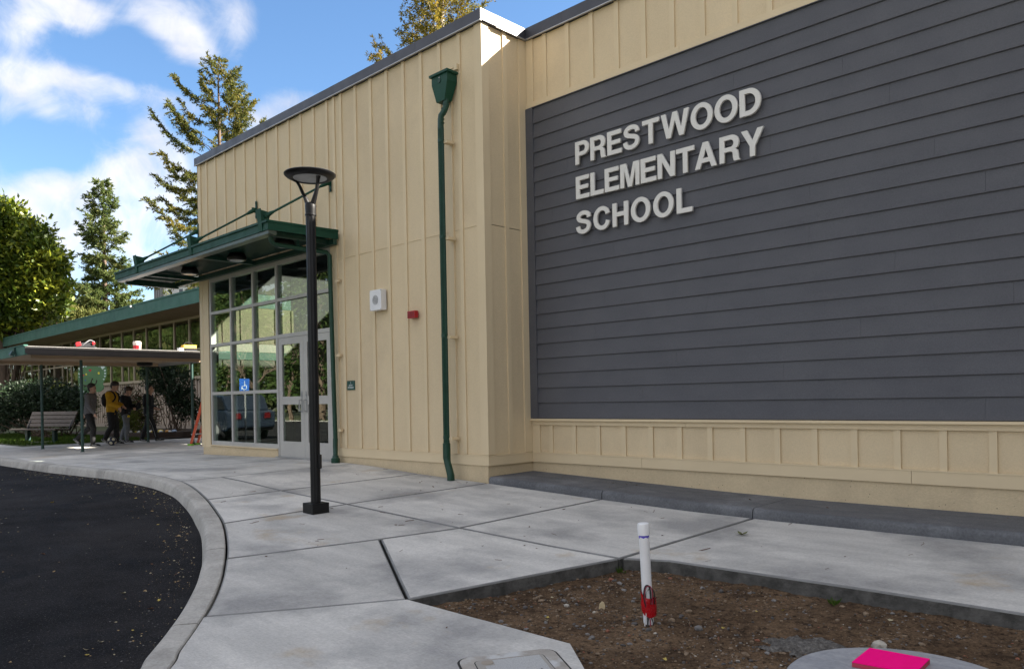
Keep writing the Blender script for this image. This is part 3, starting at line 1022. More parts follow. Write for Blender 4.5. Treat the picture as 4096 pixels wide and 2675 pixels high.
# unseen backing added inside the walls to stop light leaking through
LEAKB = mat('leak_backing_board', (0.25, 0.22, 0.18), None, 1, .9)
box_part('leak_backing', LEAKB, school, -7.30, XR - .16, 7.96, 8.16, -1.3, 4.93)
box_part('leak_backing', LEAKB, school, -10.79, -7.46, YT + .04, YT + .11, -.86, 4.93)
box_part('leak_backing', LEAKB, school, -15.70, -10.80, YT + .12, YT + .2, 2.60, 4.93)
box_part('leak_backing', LEAKB, school, -7.455, -7.385, YT + .05, 8.16, -.86, 4.93)
box_part('leak_backing', LEAKB, school, -7.30, XR, 23.9, 24.0, -1.3, 4.70)
# vestibule: floor, inner walls seen through the glass
box_part('floor', FLOORIN, school, -15.70, -10.8, YT + .2, 14.2, -1.2, -.957)
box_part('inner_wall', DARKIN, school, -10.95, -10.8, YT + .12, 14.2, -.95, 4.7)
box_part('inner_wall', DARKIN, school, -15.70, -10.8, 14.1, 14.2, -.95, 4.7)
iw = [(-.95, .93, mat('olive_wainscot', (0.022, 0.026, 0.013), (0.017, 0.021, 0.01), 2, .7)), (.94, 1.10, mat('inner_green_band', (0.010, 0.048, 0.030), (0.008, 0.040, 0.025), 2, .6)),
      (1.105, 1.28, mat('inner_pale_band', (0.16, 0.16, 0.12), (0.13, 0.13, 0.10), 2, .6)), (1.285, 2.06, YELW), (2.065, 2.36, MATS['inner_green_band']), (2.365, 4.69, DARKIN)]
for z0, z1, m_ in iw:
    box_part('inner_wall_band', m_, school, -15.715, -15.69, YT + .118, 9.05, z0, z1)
box_part('sunstrip_cover', DARKIN, school, -15.688, -15.472, YT + .117, YT + .19, -.95, 2.60)  # dark cover added to hide a sunlit strip beside the glass
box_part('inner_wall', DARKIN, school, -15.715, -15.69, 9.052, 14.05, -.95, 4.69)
for k in range(5):
    box_part('inner_batten', YELW, school, -15.69, -15.672, 7.45 + .4 * k, 7.5 + .4 * k, 1.29, 2.05)
    box_part('inner_batten', MATS['olive_wainscot'], school, -15.69, -15.672, 7.45 + .4 * k, 7.5 + .4 * k, -.95, .93)
# glazing frame of the entry
GY0, GY1 = YT + .012, YT + .115
mul = [-15.47, -14.56, -13.665, -12.79]
for x in mul[:3]:
    box_part('window_mullion', ALU, school, x - (.03 if x > -15.4 else 0), x + (.03 if x > -15.4 else .06), GY0, GY1, -.815, 2.553)
box_part('window_mullion', ALU, school, -12.82, -12.755, GY0, GY1, -.957, 2.553)
box_part('window_mullion', ALU, school, -11.055, -11.002, GY0, GY1, -.957, 2.553)
rails = [(-.815, -.735), (.190, .250), (1.160, 1.215), (1.815, 1.870), (2.470, 2.553)]
bays = list(zip([-15.41, -14.53, -13.635], [-14.59, -13.695, -12.82]))
for z0, z1 in rails:
    for a, b in bays:
        box_part('window_rail', ALU, school, a, b, GY0 + .002, GY1 - .002, z0, z1)
for z0, z1 in ((1.160, 1.225), (1.815, 1.870), (2.470, 2.553)):
    box_part('window_rail', ALU, school, -12.755, -11.055, GY0 + .002, GY1 - .002, z0, z1)
for a, b in bays:
    for (z0, z1) in zip([r[1] for r in rails[:-1]], [r[0] for r in rails[1:]]):
        box_part('pane', GLASS, school, a, b, YT + .042, YT + .048, z0, z1)
for z0, z1 in ((1.225, 1.815), (1.870, 2.470)):
    box_part('pane', GLASS, school, -12.755, -11.055, YT + .042, YT + .048, z0, z1)
# pair of doors
for s, (a, b) in enumerate(((-12.748, -11.909), (-11.903, -11.062))):
    dm = MB()
    y0, y1 = GY0 + .008, GY0 + .055
    dm.box(a, a + .115, y0, y1, -.945, 1.155)
    dm.box(b - .115, b, y0, y1, -.945, 1.155)
    for z0, z1 in ((-.945, -.675), (-.025, .115), (1.035, 1.155)):
        dm.box(a + .115, b - .115, y0 + .001, y1 - .001, z0, z1)
    door = dm.build('door', ALU, school, label='left aluminium door leaf with two glass lights' if s == 0 else 'aluminium door leaf nearest the downpipe with two glass lights')
    for z0, z1 in ((-.675, -.025), (.115, 1.035)):
        box_part('pane', DGLASS, door, a + .115, b - .115, y0 + .018, y0 + .024, z0, z1)
    hx = b - .07 if s == 0 else a + .07
    h = MB()
    h.box(hx - .025, hx + .025, y0 - .004, y0, -.17, .20)
    h.tube([(hx, y0 - .002, -.14), (hx, y0 - .055, -.14), (hx, y0 - .055, .05), (hx, y0 - .002, .05)], .010, 6)
    h.build('handle', FLASH, door)
    box_part('lock_cylinder', GREYM, door, hx - .016, hx + .016, y0 - .012, y0 - .004, .12, .152)
box_part('threshold', FLASH, school, -12.8, -11.0, YT - .05, YT + .15, -.966, -.946)
# ------------------------------------------------------------------ entry canopy
can = thing('entry_canopy', 'dark green steel canopy hung on three rods over the glazed entry', 'canopy', (-13.9, YT, 2.6))
CX0, CX1, CY = -17.08, -10.735, 5.832
ms_ = MB()
# front channel: tall web, thin upper lip, lower flange turned in
ms_.box(CX0, CX1, CY, CY + .012, 2.600, 2.745)
ms_.box(CX0, CX1, CY - .022, CY + .012, 2.716, 2.748)
ms_.build('front_fascia', GREEN, can)
MB().box(CX0 + .1, CX1 - .01, CY + .014, CY + .15, 2.545, 2.60).build('front_gutter', mat('green_gutter_underside', (0.085, 0.11, 0.09), (0.06, 0.08, 0.066), 3, 0.3, metal=0.3), can)
for x, lab in ((CX1 - .012, None), (CX0, None)):
    e = MB()
    e.prism([(x, CY + .012, 2.60), (x, YT - .01, 2.615), (x, YT - .01, 2.765), (x, CY + .012, 2.745)], (.012, 0, 0))
    dx = .022 if x > -12 else -.022
    e.prism([(x, CY - .01, 2.716), (x, YT - .008, 2.732), (x, YT - .008, 2.768), (x, CY - .01, 2.748)], (dx, 0, 0))
    e.build('end_fascia', GREEN, can)
box_part('beam', GREEND, can, CX0 + .15, CX0 + .22, CY + .15, YT - .02, 2.50, 2.60)
for x in (-15.89, -13.42, -10.94):
    box_part('beam', GREEND, can, x - .035, x + .035, CY + .15, YT - .02, 2.555, 2.63)
MB().box(CX0 + .22, CX1 - .02, YT - .09, YT - .022, 2.53, 2.62).build('wall_beam', GREEND, can)
dk = MB()
nrib = 42
prof = []
for i in range(nrib):
    y0 = CY + .16 + (YT - .1 - CY - .16) * i / nrib
    w = (YT - .1 - CY - .16) / nrib
    prof += [(y0, 2.640), (y0 + w * .45, 2.640), (y0 + w * .5, 2.672), (y0 + w * .95, 2.672)]
n = len(prof)
dk.add([(CX0 + .02, y, z) for y, z in prof] + [(CX1 - .02, y, z) for y, z in prof], [(i, i + 1, n + i + 1, n + i) for i in range(n - 1)])
dk.build('corrugated_deck', GREEND, can, kind='stuff')
MB().box(CX0 + .01, CX1 - .01, CY + .012, YT - .003, 2.70, 2.715).build('deck_top', GREEND, can)
for x in (-15.89, -13.42, -10.94):
    f_ = MB()
    f_.prism([(x - .012, CY - .005, 2.60), (x - .012, CY + .07, 2.60), (x - .012, CY + .16, 2.91), (x - .012, CY - .045, 2.935)], (.024, 0, 0))
    f_.prism([(x - .05, CY - .006, 2.60), (x + .05, CY - .006, 2.60), (x + .075, CY - .048, 2.935), (x - .075, CY - .048, 2.935)], (0, .010, .002))
    fin = f_.build('bracket', GREEN, can)
    MB().tube([(x - .03, CY + .07, 2.845), (x + .03, CY + .07, 2.845)], .028, 10).build('bolt', GREEN, fin)
    p0, p1 = Vector((x, CY + .07, 2.845)), Vector((x, YT - .05, 3.565))
    dv = (p1 - p0)
    rd = MB()
    rd.tube([p0 + dv * .09, p0 + dv * .91], .0175, 8)
    for q, s in ((p0, 1), (p1, -1)):
        rd.tube([q, q + dv * .05 * s, q + dv * .085 * s, q + dv * .13 * s], [.034, .036, .030, .020], 8)
    rd.build('rod', GREEN, can, smooth=True)
    pl = MB()
    pl.box(x - .025, x + .025, YT - .012, YT - .002, 3.42, 3.74)
    pl.box(x - .012, x + .012, YT - .09, YT - .012, 3.52, 3.61)
    wp = pl.build('wall_plate', GREEN, can)
    for zz in (3.455, 3.70):
        MB().tube([(x, YT - .022, zz), (x, YT - .011, zz)], .013, 6).build('bolt', BLACK, wp)
for x in (-14.91, -12.98, -11.35):
    c_ = MB().lathe((x, 6.45, 2.515), [(.10, .0), (.150, .0), (.165, .02), (.160, .07), (.135, .115), (.05, .125)], 24).build('can_light', BLACK, can, smooth=True)
    MB().lathe((x, 6.45, 2.506), [(.118, 0), (.118, .006)], 24).build('lens', LENS, c_)

# ------------------------------------------------------------------ downpipes
dp = thing('downpipe', 'slim dark green downpipe beside the doors, running from the canopy to the ground', 'downpipe', (-10.83, YT, g(-10.83, YT)))
MB().tube([(-10.93, 5.98, 2.56), (-10.93, 5.985, 2.48), (-10.93, 6.05, 2.432), (-10.91, 6.95, 2.418), (-10.895, 6.995, 2.37), (-10.85, 6.995, .5),
           (-10.82, 6.995, -.60)], .036, 10).build('pipe', PIPEG, dp, smooth=True)
MB().tube([(-10.82, 6.995, -.58), (-10.82, 6.99, -.70), (-10.79, 6.97, -.80), (-10.765, 6.955, -.86)], [.040, .040, .038, .038], 10).build('elbow', PIPEG, dp, smooth=True)
MB().lathe((-10.765, 6.955, g(-10.76, 6.95)), [(.070, 0), (.072, .07), (.052, .085), (.046, .12)], 16).build('ground_boot', PIPEG, dp, smooth=True)
for z in (1.95, .75, -.45):
    MB().box(-10.79, -10.70, YT - .05, YT - .004, z - .022, z + .022).build('bracket', CREAM2, dp)
MB().tube([(-10.93, 6.45, 2.66), (-10.93, 6.45, 2.44)], .012, 6).build('hanger', GREEN, dp)

rw = thing('rainwater_downpipe', 'tall dark green downpipe with a tapered rain head near the block corner', 'downpipe', (-7.95, YT, g(-7.95, YT)))
hd = MB()
x0, x1 = -8.165, -7.815
yf = 6.88
top = [(x0 + .015, yf + .012), (x1 - .015, yf + .012), (x1 - .015, YT - .004), (x0 + .015, YT - .004)]
mid = top
bot = [(-8.085, 6.915), (-7.92, 6.915), (-7.92, YT - .03), (-8.085, YT - .03)]
rings = [[(x, y, 4.395) for x, y in top], [(x, y, 4.275) for x, y in mid], [(x, y, 4.035) for x, y in bot]]
hd.add(sum(rings, []), [(i + 4 * r, (i + 1) % 4 + 4 * r, (i + 1) % 4 + 4 * (r + 1), i + 4 * (r + 1)) for r in range(2) for i in range(4)] + [(0, 1, 2, 3), (11, 10, 9, 8)])
hd.box(x0 - .012, x1 + .012, yf - .014, YT - .003, 4.380, 4.412)
head = hd.build('rain_head', GREEN, rw)
ov = MB().tube([(-7.99, yf + .004, 4.302), (-7.99, yf + .016, 4.302)], .030, 14)
ov.build('overflow_hole', PIPEG, head)
MB().ball((-7.985, yf + .006, 4.340), .012, 8, 5).build('rivet', FLASH, head)
MB().tube([(-7.945, 6.965, 4.06), (-7.945, 6.965, 3.965), (-7.96, 6.945, 3.90), (-7.995, 6.915, 3.835), (-8.005, 6.915, 3.76), (-8.005, 6.915, 3.66)], [.038, .041, .041, .041, .041, .043], 12).build('swan_neck', PIPEG, rw, smooth=True)
for z in (3.985, 3.93, 3.86, 3.79, 3.74):
    xx = float(np.interp(z, [3.80, 3.985], [-8.0, -7.945]))
    yy = float(np.interp(z, [3.80, 3.985], [6.918, 6.965]))
    MB().tube([(xx, yy, z - .006), (xx, yy, z + .006)], .046, 12).build('seam_ring', PIPEG, rw, smooth=True)
pm = MB()
for k in range(12):      # corrugated round pipe: shallow flutes
    pass
nf = 24
vs, fs = [], []
for zi, z in enumerate((3.68, -.62)):
    for k in range(nf * 2):
        a = math.pi * k / nf
        r = .0425 if k % 2 else .0385
        vs.append((-8.005 + r * math.cos(a) + (.002 if zi else 0), 6.915 + r * math.sin(a), z))
fs = [(k, (k + 1) % (2 * nf), 2 * nf + (k + 1) % (2 * nf), 2 * nf + k) for k in range(2 * nf)]
pm.add(vs, fs).build('pipe', PIPEG, rw)
for z in (3.50, 2.20, .87, -.5):
    MB().tube([(-8.005, 6.915, z - .02), (-8.005, 6.915, z + .02)], .0455, 16).build('pipe_joint', PIPEG, rw, smooth=True)
    MB().box(-7.985, -7.905, 6.93, YT - .003, z - .018 - .02, z + .018 - .02).build('bracket', CREAM2, rw)
MB().tube([(-8.003, 6.915, -.58), (-8.003, 6.915, -.78), (-7.99, 6.912, -.83), (-7.925, 6.90, -.97), (-7.912, 6.90, -1.01), (-7.91, 6.90, -1.075)], [.053, .053, .048, .050, .052, .052], 14).build('shoe', PIPEG, rw, smooth=True)
MB().tube([(-7.86, YT - .004, 4.50), (-7.90, YT - .12, 4.42)], .012, 6).build('stay', CREAM2, rw)
MB().box(-7.85, -7.79, YT - .04, YT - .003, 4.44, 4.515).build('stay_plate', CREAM2, rw)

# ------------------------------------------------------------------ things on the wall
sp = thing('loudspeaker', 'white square outdoor loudspeaker box on the cream wall', 'speaker', (-9.63, YT, 1.37))
MB().box(-9.778, -9.492, 6.968, YT - .002, 1.368, 1.676).build('box', WHITE, sp, bevel=.004)
gr = MB()
for i in range(7):
    rr = .072 - i * .010
    pts = [(-9.635 + rr * math.cos(a), 6.966, 1.522 + rr * math.sin(a)) for a in [2 * math.pi * k / 20 for k in range(20)]]
    inn = [(-9.635 + (rr - .005) * math.cos(a), 6.966, 1.522 + (rr - .005) * math.sin(a)) for a in [2 * math.pi * k / 20 for k in range(20)]]
    gr.add(pts + inn, [(k, (k + 1) % 20, 20 + (k + 1) % 20, 20 + k) for k in range(20)])
gr.build('grille', GREYM, sp)
for x in (-9.765, -9.505):
    for z in (1.381, 1.663):
        MB().tube([(x, 6.969, z), (x, 6.964, z)], .006, 6).build('screw', GREYM, sp)
al = thing('fire_alarm', 'red louvred fire alarm sounder on the cream wall right of the loudspeaker', 'alarm', (-8.83, YT, 1.18))
MB().box(-8.915, -8.745, 7.000, YT - .002, 1.185, 1.288).build('housing', RED, al, bevel=.005)
for i in range(3):
    for k in range(4):
        MB().box(-8.905 + .040 * k, -8.875 + .040 * k, 6.996, 7.001, 1.200 + .027 * i, 1.214 + .027 * i).build('louvre', mat('alarm_dark_red', (0.16, 0.004, 0.008), None, 5, .4), al)
MB().tube([(-8.735, 7.04, 1.24), (-8.72, 7.055, 1.235)], .010, 6).build('conduit_nub', RED, al)
pl = thing('room_sign', 'small dark green sign reading 2 ENTRY VESTIBULE beside the doors', 'sign', (-10.48, YT, .19))
MB().box(-10.585, -10.378, YT + .006, YT + BT - .001, .190, .337).build('plate', SIGNG, pl, bevel=.002)
for s, z, sz in (('2', .300, .038), ('ENTRY', .262, .034), ('VESTIBULE', .227, .034)):
    me = text_mesh(s, sz)
    me.transform(Matrix.Translation(Vector((-10.4815, YT + .005, z)) - pl.location) @ Matrix.Rotation(R(90), 4, 'X'))
    finish('lettering', me, PRINTW, pl)

# ------------------------------------------------------------------ the school's name in metal letters


def arc(cx, cy, rx_, ry_, a0, a1, n=16):
    return [(cx + rx_ * math.cos(R(a0 + (a1 - a0) * i / n)), cy + ry_ * math.sin(R(a0 + (a1 - a0) * i / n))) for i in range(n + 1)]


def stroke(path, w):
    p = [Vector((q.x, q.y)) for q in catmull([(x, y, 0) for x, y in path], 5)]
    L_, R_ = [], []
    for i, q in enumerate(p):
        t = (p[min(i + 1, len(p) - 1)] - p[max(i - 1, 0)]).normalized()
        nn = Vector((-t.y, t.x))
        ww = w * (1 - .10 * abs(t.x))
        L_.append(q + nn * ww / 2)
        R_.append(q - nn * ww / 2)
    return [(q.x, q.y) for q in L_ + R_[::-1]]


GL = {
    'P': (.77, [[(0, 0), (.2, 0), (.2, .37), (.44, .37)] + arc(.44, .685, .33, .315, -90, 90) + [(0, 1)], [(.2, .535), (.41, .535)] + arc(.41, .685, .155, .15, -90, 90) + [(.2, .835)]]),
    'R': (.84, [[(0, 0), (.2, 0), (.2, .39), (.38, .39), (.50, .375), (.555, .31), (.565, .14), (.60, 0), (.84, 0), (.84, .035), (.79, .075), (.775, .27), (.745, .395), (.65, .455),
                 (.76, .52), (.80, .61)] + arc(.48, .725, .325, .275, 0, 90, 10) + [(0, 1)], [(.2, .55), (.44, .55)] + arc(.44, .69, .155, .145, -90, 90) + [(.2, .835)]]),
    'E': (.75, [[(0, 0), (.75, 0), (.75, .175), (.205, .175), (.205, .425), (.685, .425), (.685, .59), (.205, .59), (.205, .825), (.725, .825), (.725, 1), (0, 1)]]),
    'S': (.83, [stroke([(.72, .69), (.70, .80), (.61, .885), (.44, .920), (.27, .890), (.155, .80), (.145, .69), (.22, .61), (.40, .55), (.57, .50), (.69, .42), (.71, .29), (.64, .165),
                        (.50, .095), (.36, .083), (.21, .125), (.125, .22), (.10, .33)], .198)]),
    'T': (.81, [[(.302, 0), (.508, 0), (.508, .825), (.81, .825), (.81, 1), (0, 1), (0, .825), (.302, .825)]]),
    'W': (1.29, [[(.245, 0), (.445, 0), (.645, .69), (.845, 0), (1.045, 0), (1.29, 1), (1.085, 1), (.935, .30), (.745, 1), (.548, 1), (.362, .30), (.207, 1), (0, 1)]]),
    'O': (.96, [arc(.48, .5, .48, .52, 0, 360, 48)[:-1], arc(.48, .5, .275, .345, 0, 360, 40)[:-1]]),
    'D': (.85, [[(0, 0), (.37, 0)] + arc(.37, .5, .48, .5, -90, 90, 24) + [(0, 1)], [(.205, .175), (.34, .175)] + arc(.34, .5, .305, .325, -90, 90, 20) + [(.205, .825)]]),
    'L': (.71, [[(0, 0), (.71, 0), (.71, .18), (.205, .18), (.205, 1), (0, 1)]]),
    'M': (.97, [[(0, 0), (.19, 0), (.19, .80), (.385, 0), (.585, 0), (.78, .80), (.78, 0), (.97, 0), (.97, 1), (.675, 1), (.486, .25), (.295, 1), (0, 1)]]),
    'N': (.81, [[(0, 0), (.2, 0), (.2, .68), (.6, 0), (.81, 0), (.81, 1), (.61, 1), (.61, .33), (.215, 1), (0, 1)]]),
    'A': (.95, [[(0, 0), (.22, 0), (.293, .215), (.652, .215), (.725, 0), (.95, 0), (.59, 1), (.36, 1)], [(.345, .38), (.60, .38), (.474, .76)]]),
    'Y': (.89, [[(.342, 0), (.547, 0), (.547, .38), (.89, 1), (.655, 1), (.448, .58), (.238, 1), (0, 1), (.342, .39)]]),
    'C': (.89, [stroke([(.775, .66), (.735, .78), (.62, .885), (.46, .92), (.29, .87), (.155, .73), (.105, .50), (.155, .27), (.29, .13), (.46, .08), (.62, .115), (.735, .22), (.785, .36)], .198)]),
    'H': (.81, [[(0, 0), (.205, 0), (.205, .425), (.605, .425), (.605, 0), (.81, 0), (.81, 1), (.605, 1), (.605, .60), (.205, .60), (.205, 1), (0, 1)]]),
}


def glyph_mesh(ch, h, depth):
    cu = bpy.data.curves.new('letter', 'CURVE')
    cu.dimensions = '2D'
    cu.fill_mode = 'BOTH'
    cu.extrude = depth / 2
    cu.bevel_depth = .0015
    cu.bevel_resolution = 0
    for ring in GL[ch][1]:
        s = cu.splines.new('POLY')
        s.points.add(len(ring) - 1)
        s.use_cyclic_u = True
        for p, (x, y) in zip(s.points, ring):
            p.co = (x * h, y * h, 0, 1)
    o = bpy.data.objects.new('tmp', cu)
    COL.objects.link(o)
    dg = bpy.context.evaluated_depsgraph_get()
    dg.update()
    me = bpy.data.meshes.new_from_object(o.evaluated_get(dg))
    bpy.data.objects.remove(o)
    return me


nm = thing('school_name_sign', 'raised grey metal letters reading PRESTWOOD ELEMENTARY SCHOOL on the slate siding', 'sign', (-6.44, 7.86, 2.1))
for word, xa, xb, zb, hh in (('PRESTWOOD', -6.438, -3.874, 3.014, .289), ('ELEMENTARY', -6.437, -3.850, 2.566, .289), ('SCHOOL', -6.446, -4.728, 2.112, .289)):
    tot = sum(GL[c][0] for c in word) * hh
    tight = {('T', 'A'): -.55, ('R', 'Y'): -.1, ('T', 'W'): .2, ('S', 'T'): .7, ('A', 'R'): .6}
    ws = [1 + tight.get((p, q), 0) * 1.0 for p, q in zip(word, word[1:])]
    gap = (xb - xa - tot) / sum(ws)
    x = xa
    for i, c in enumerate(word):
        me = glyph_mesh(c, hh, .028)
        me.transform(Matrix.Translation(Vector((x, 7.862, zb)) - nm.location) @ Matrix.Rotation(R(90), 4, 'X'))
        finish('letter', me, LETTER, nm)
        x += GL[c][0] * hh + (gap * ws[i] if i < len(ws) else 0)

# ------------------------------------------------------------------ lamp post
LPX, LPY = -7.168, 4.383
lz = g(LPX, LPY)
lp = thing('street_lamp', 'black post-top lamp with a round flat head on a forked neck', 'street lamp', (LPX, LPY, lz))
MB().box(LPX - .098, LPX + .098, LPY - .098, LPY + .098, lz - .01, lz + .104).build('base_cover', BLACK, lp, bevel=.005)
nf = 20
vs = []
for z in (lz + .09, 1.955):
    for k in range(nf * 2):
        a = math.pi * k / nf
        r = .0515 if (k // 2) % 2 else .0485
        vs.append((LPX + r * math.cos(a), LPY + r * math.sin(a), z))
MB().add(vs, [(k, (k + 1) % (2 * nf), 2 * nf + (k + 1) % (2 * nf), 2 * nf + k) for k in range(2 * nf)]).build('pole', BLACK, lp)
MB().lathe((LPX, LPY, 1.945), [(.050, 0), (.058, .004), (.058, .018), (.052, .022)], 24).build('collar', BLACK, lp, smooth=True)
MB().lathe((LPX, LPY, 1.966), [(.0535, 0), (.0545, .05), (.056, .09), (.050, .115)], 24).build('socket', BLACK, lp, smooth=True)
# two flat arms that spread to the head's rim, across the view
rv = Vector((0.93, 0.36, 0)).normalized()
for s in (-1, 1):
    ctr = [(.020, 2.04), (.032, 2.075), (.058, 2.14), (.092, 2.20), (.122, 2.265), (.150, 2.310), (.185, 2.332)]
    if s > 0:
        ctr = [(.020, 2.04), (.036, 2.075), (.066, 2.14), (.094, 2.20), (.112, 2.265), (.122, 2.310), (.130, 2.342)]
    wd = [.048, .044, .036, .029, .025, .028, .040]
    tk = [.052, .050, .044, .038, .036, .036, .040]
    c0 = Vector((LPX, LPY, 0))
    side = Vector((-rv.y, rv.x, 0))
    vs, fs = [], []
    for (r_, z), w_, t_ in zip(ctr, wd, tk):
        q = c0 + rv * (s * r_) + Vector((0, 0, z))
        if s > 0:
            q += side * (-.10 * (z - 2.04))
        else:
            q += side * (-.05 * (z - 2.04))
        for k in range(8):
            a = 2 * math.pi * k / 8
            vs.append(q + rv * (w_ * .62 * math.cos(a)) + side * (t_ * .62 * math.sin(a)))
    for i in range(len(ctr) - 1):
        for k in range(8):
            fs.append((i * 8 + k, i * 8 + (k + 1) % 8, (i + 1) * 8 + (k + 1) % 8, (i + 1) * 8 + k))
    fs += [tuple(range(8)), tuple((len(ctr) - 1) * 8 + k for k in range(8))]
    MB().add(vs, fs).build('arm', BLACK, lp, smooth=True)
hz = 2.355
MB().lathe((LPX, LPY, hz), [(.170, -.012), (.182, -.022), (.205, -.024), (.245, -.004), (.264, .014), (.266, .022), (.258, .030), (.15, .052), (.05, .060)], 48).build('head', BLACK, lp, smooth=True)
MB().lathe((LPX, LPY, hz - .016), [(.172, 0), (.168, .004)], 40).build('lens', LENS, lp)
MB().lathe((LPX, LPY, hz + .05), [(.10, 0), (.09, .012), (.03, .016)], 24).build('cap', mat('lamp_cap_grey', (0.25, 0.26, 0.28), None, 4, .35), lp, smooth=True)
MB().ball((LPX - .03, LPY, hz + .066), .008, 8, 5).build('cap_screw', FLASH, lp)
hh_ = MB()
hp = Vector((LPX, LPY, lz + .53)) + Vector((.72, .697, 0)).normalized() * .05
hh_.obox(hp, Vector((.72, .697, 0)) * .016, Vector((-.697, .72, 0)) * .030, Vector((0, 0, .075)))
hh_.build('hand_hole_cover', BLACK, lp, bevel=.012)

# ------------------------------------------------------------------ in and around the bare bed
pb, pt = Vector((-2.685, 3.886, soil(-2.685, 3.886) - .06)), Vector((-2.7045, 3.8725, -.752))
dv = (pt - pb).normalized()
pv = thing('pvc_standpipe', 'white capped plastic pipe standing crooked in the bare soil', 'pipe', (pb.x, pb.y, soil(pb.x, pb.y)))
MB().tube([pb, pt - dv * .055], .0305, 20).build('pipe', PVC, pv, smooth=True)
MB().tube([pt - dv * .074, pt - dv * .073, pt - dv * .012, pt - dv * .004, pt], [.031, .0365, .0365, .034, .026], 24).build('cap', PVC, pv, smooth=True)
pr = []
for k in range(24):
    a = 2 * math.pi * k / 24
    u_ = dv.orthogonal().normalized()
    w_ = dv.cross(u_)
    dirn = u_ * math.cos(a) + w_ * math.sin(a)
    pr.append((dirn, .013 + .013 * rnd.random() + .008 * math.sin(a)))
vs = [pt - dv * .073 + d * .0312 for d, h in pr] + [pt - dv * (.073 + h) + d * .0312 for d, h in pr]
MB().add(vs, [(k, (k + 1) % 24, 24 + (k + 1) % 24, 24 + k) for k in range(24)]).build('primer_smear', PURPLE, pv, smooth=True)
tq = [(-1.185, .0400), (-1.195, .0410), (-1.225, .0405), (-1.255, .0420), (-1.285, .0410), (-1.300, .0395)]
ax = lambda z: pb + dv * ((z - pb.z) / dv.z)
wv = (Vector((0, 0, 0)) - Vector((pb.x, pb.y, 0))).normalized()      # towards the street side
rgt = Vector((.7165, .6976, 0))
vs, fs = [], []
for z, r_ in tq:
    c = ax(z) + rgt * .006
    for k in range(20):
        a = 2 * math.pi * k / 20
        rr = r_ * (1 + .035 * math.sin(3 * a + z * 60) + .02 * math.sin(7 * a - z * 90))
        vs.append(c + rgt * rr * 1.12 * math.cos(a) + wv * rr * math.sin(a) + Vector((0, 0, .012 * math.sin(2 * a + 1) - .018 * math.cos(a))))
for i in range(len(tq) - 1):
    for k in range(20):
        fs.append((i * 20 + k, i * 20 + (k + 1) % 20, (i + 1) * 20 + (k + 1) % 20, (i + 1) * 20 + k))
MB().add(vs, fs).build('tape_wrap', TAPE, pv, smooth=True)
wires = [(mat('white_wire', (0.7, 0.68, 0.65), None, 5, .4), .000, .060, 0), (mat('black_wire', (0.015, 0.015, 0.016), None, 5, .4), -.012, .078, .006),
         (mat('red_wire', (0.30, 0.03, 0.06), None, 5, .4), -.004, .075, .012), (MATS['black_wire'], .006, .055, -.004)]
for i, (m_, o_, h_, d_) in enumerate(wires):
    c = ax(-1.20) + wv * (.034 + d_ * .4) + rgt * (.012 + o_)
    lo = ax(-1.37) + wv * .040 + rgt * (-.022 + .016 * i)
    w_ = .016 + .003 * i
    pts = [lo + Vector((0, 0, -.03)) + wv * .012 - rgt * .006, lo + Vector((0, 0, .03)), ax(-1.29) + wv * .034 + rgt * (-.012 + .008 * i), c - rgt * w_, c - rgt * w_ + Vector((0, 0, h_ * .6)),
           c - rgt * w_ * .5 + Vector((0, 0, h_)), c + rgt * w_ * .5 + Vector((0, 0, h_)), c + rgt * w_ + Vector((0, 0, h_ * .55)), c + rgt * w_ - Vector((0, 0, .03))]
    MB().tube(catmull(pts, 4), .0032 if i != 1 else .0045, 6).build('wire', m_, pv, smooth=True)

# round concrete pad with a painted offcut of plywood on it
dc = Vector((-1.22, 3.79, -1.322))
pad = MB().lathe(dc, [(.525, -.10), (.52, -.02), (.505, -.006), (.485, -.001), (.30, .002), (.05, .002)], 56).build('concrete_pad', CONCP, smooth=True)
tag(pad, 'round pale concrete pad in the soil under the pink board', 'concrete pad')
board = thing('plywood_offcut', 'fluorescent pink painted square of plywood lying on the round concrete pad', 'board', (-1.34, 3.96, -1.319))
q = [(-1.483, 4.086), (-1.469, 3.815), (-1.196, 3.845), (-1.207, 4.103)]
MB().prism([(x, y, -1.318) for x, y in q], (0, 0, .020)).build('plies', PLY, board)
MB().prism([(x, y, -1.298) for x, y in q], (0, 0, .0045)).build('painted_face', PINK, board, bevel=.001)
sp_ = MB()
vs, fs = [], []
for j in range(17):
    for i in range(17):
        u_, v_ = i / 16 * 2 - 1, j / 16 * 2 - 1
        x, y = -1.83 + u_ * .20 + .1 * v_, 4.10 + v_ * .17
        rr = math.hypot(u_, v_) + .7 * mnoise.noise(Vector((u_ * 2.6, v_ * 2.6, 2))) + .25 * mnoise.noise(Vector((u_ * 7, v_ * 7, 5)))
        hz_ = .034 * max(0, 1 - rr) ** .5 if rr < 1 else -.03
        vs.append((x, y, soil(x, y) + hz_ + .016 * mnoise.noise(Vector((x * 34, y * 34, 0))) - .004))
for j in range(16):
    for i in range(16):
        a = j * 17 + i
        fs.append((a, a + 1, a + 18, a + 17))
tag(sp_.add(vs, fs).build('concrete_spill', mat('rough_concrete_spill', (0.135, 0.125, 0.112), (0.06, 0.053, 0.046), 34, .95, 1.0, 60, grain=(70, .5, 1.5)), smooth=True),
    'rough grey crust of spilled concrete beside the round pad', 'concrete spill')
tl = MB()
tc_ = Vector((-3.141, 4.013, soil(-3.141, 4.013)))
tl.prism([tc_ + rgt * a + Vector((0, 0, b)) for a, b in ((-.020, -.01), (.022, -.01), (.024, .020), (.018, .044), (.004, .052), (-.012, .036))], wv * .012)
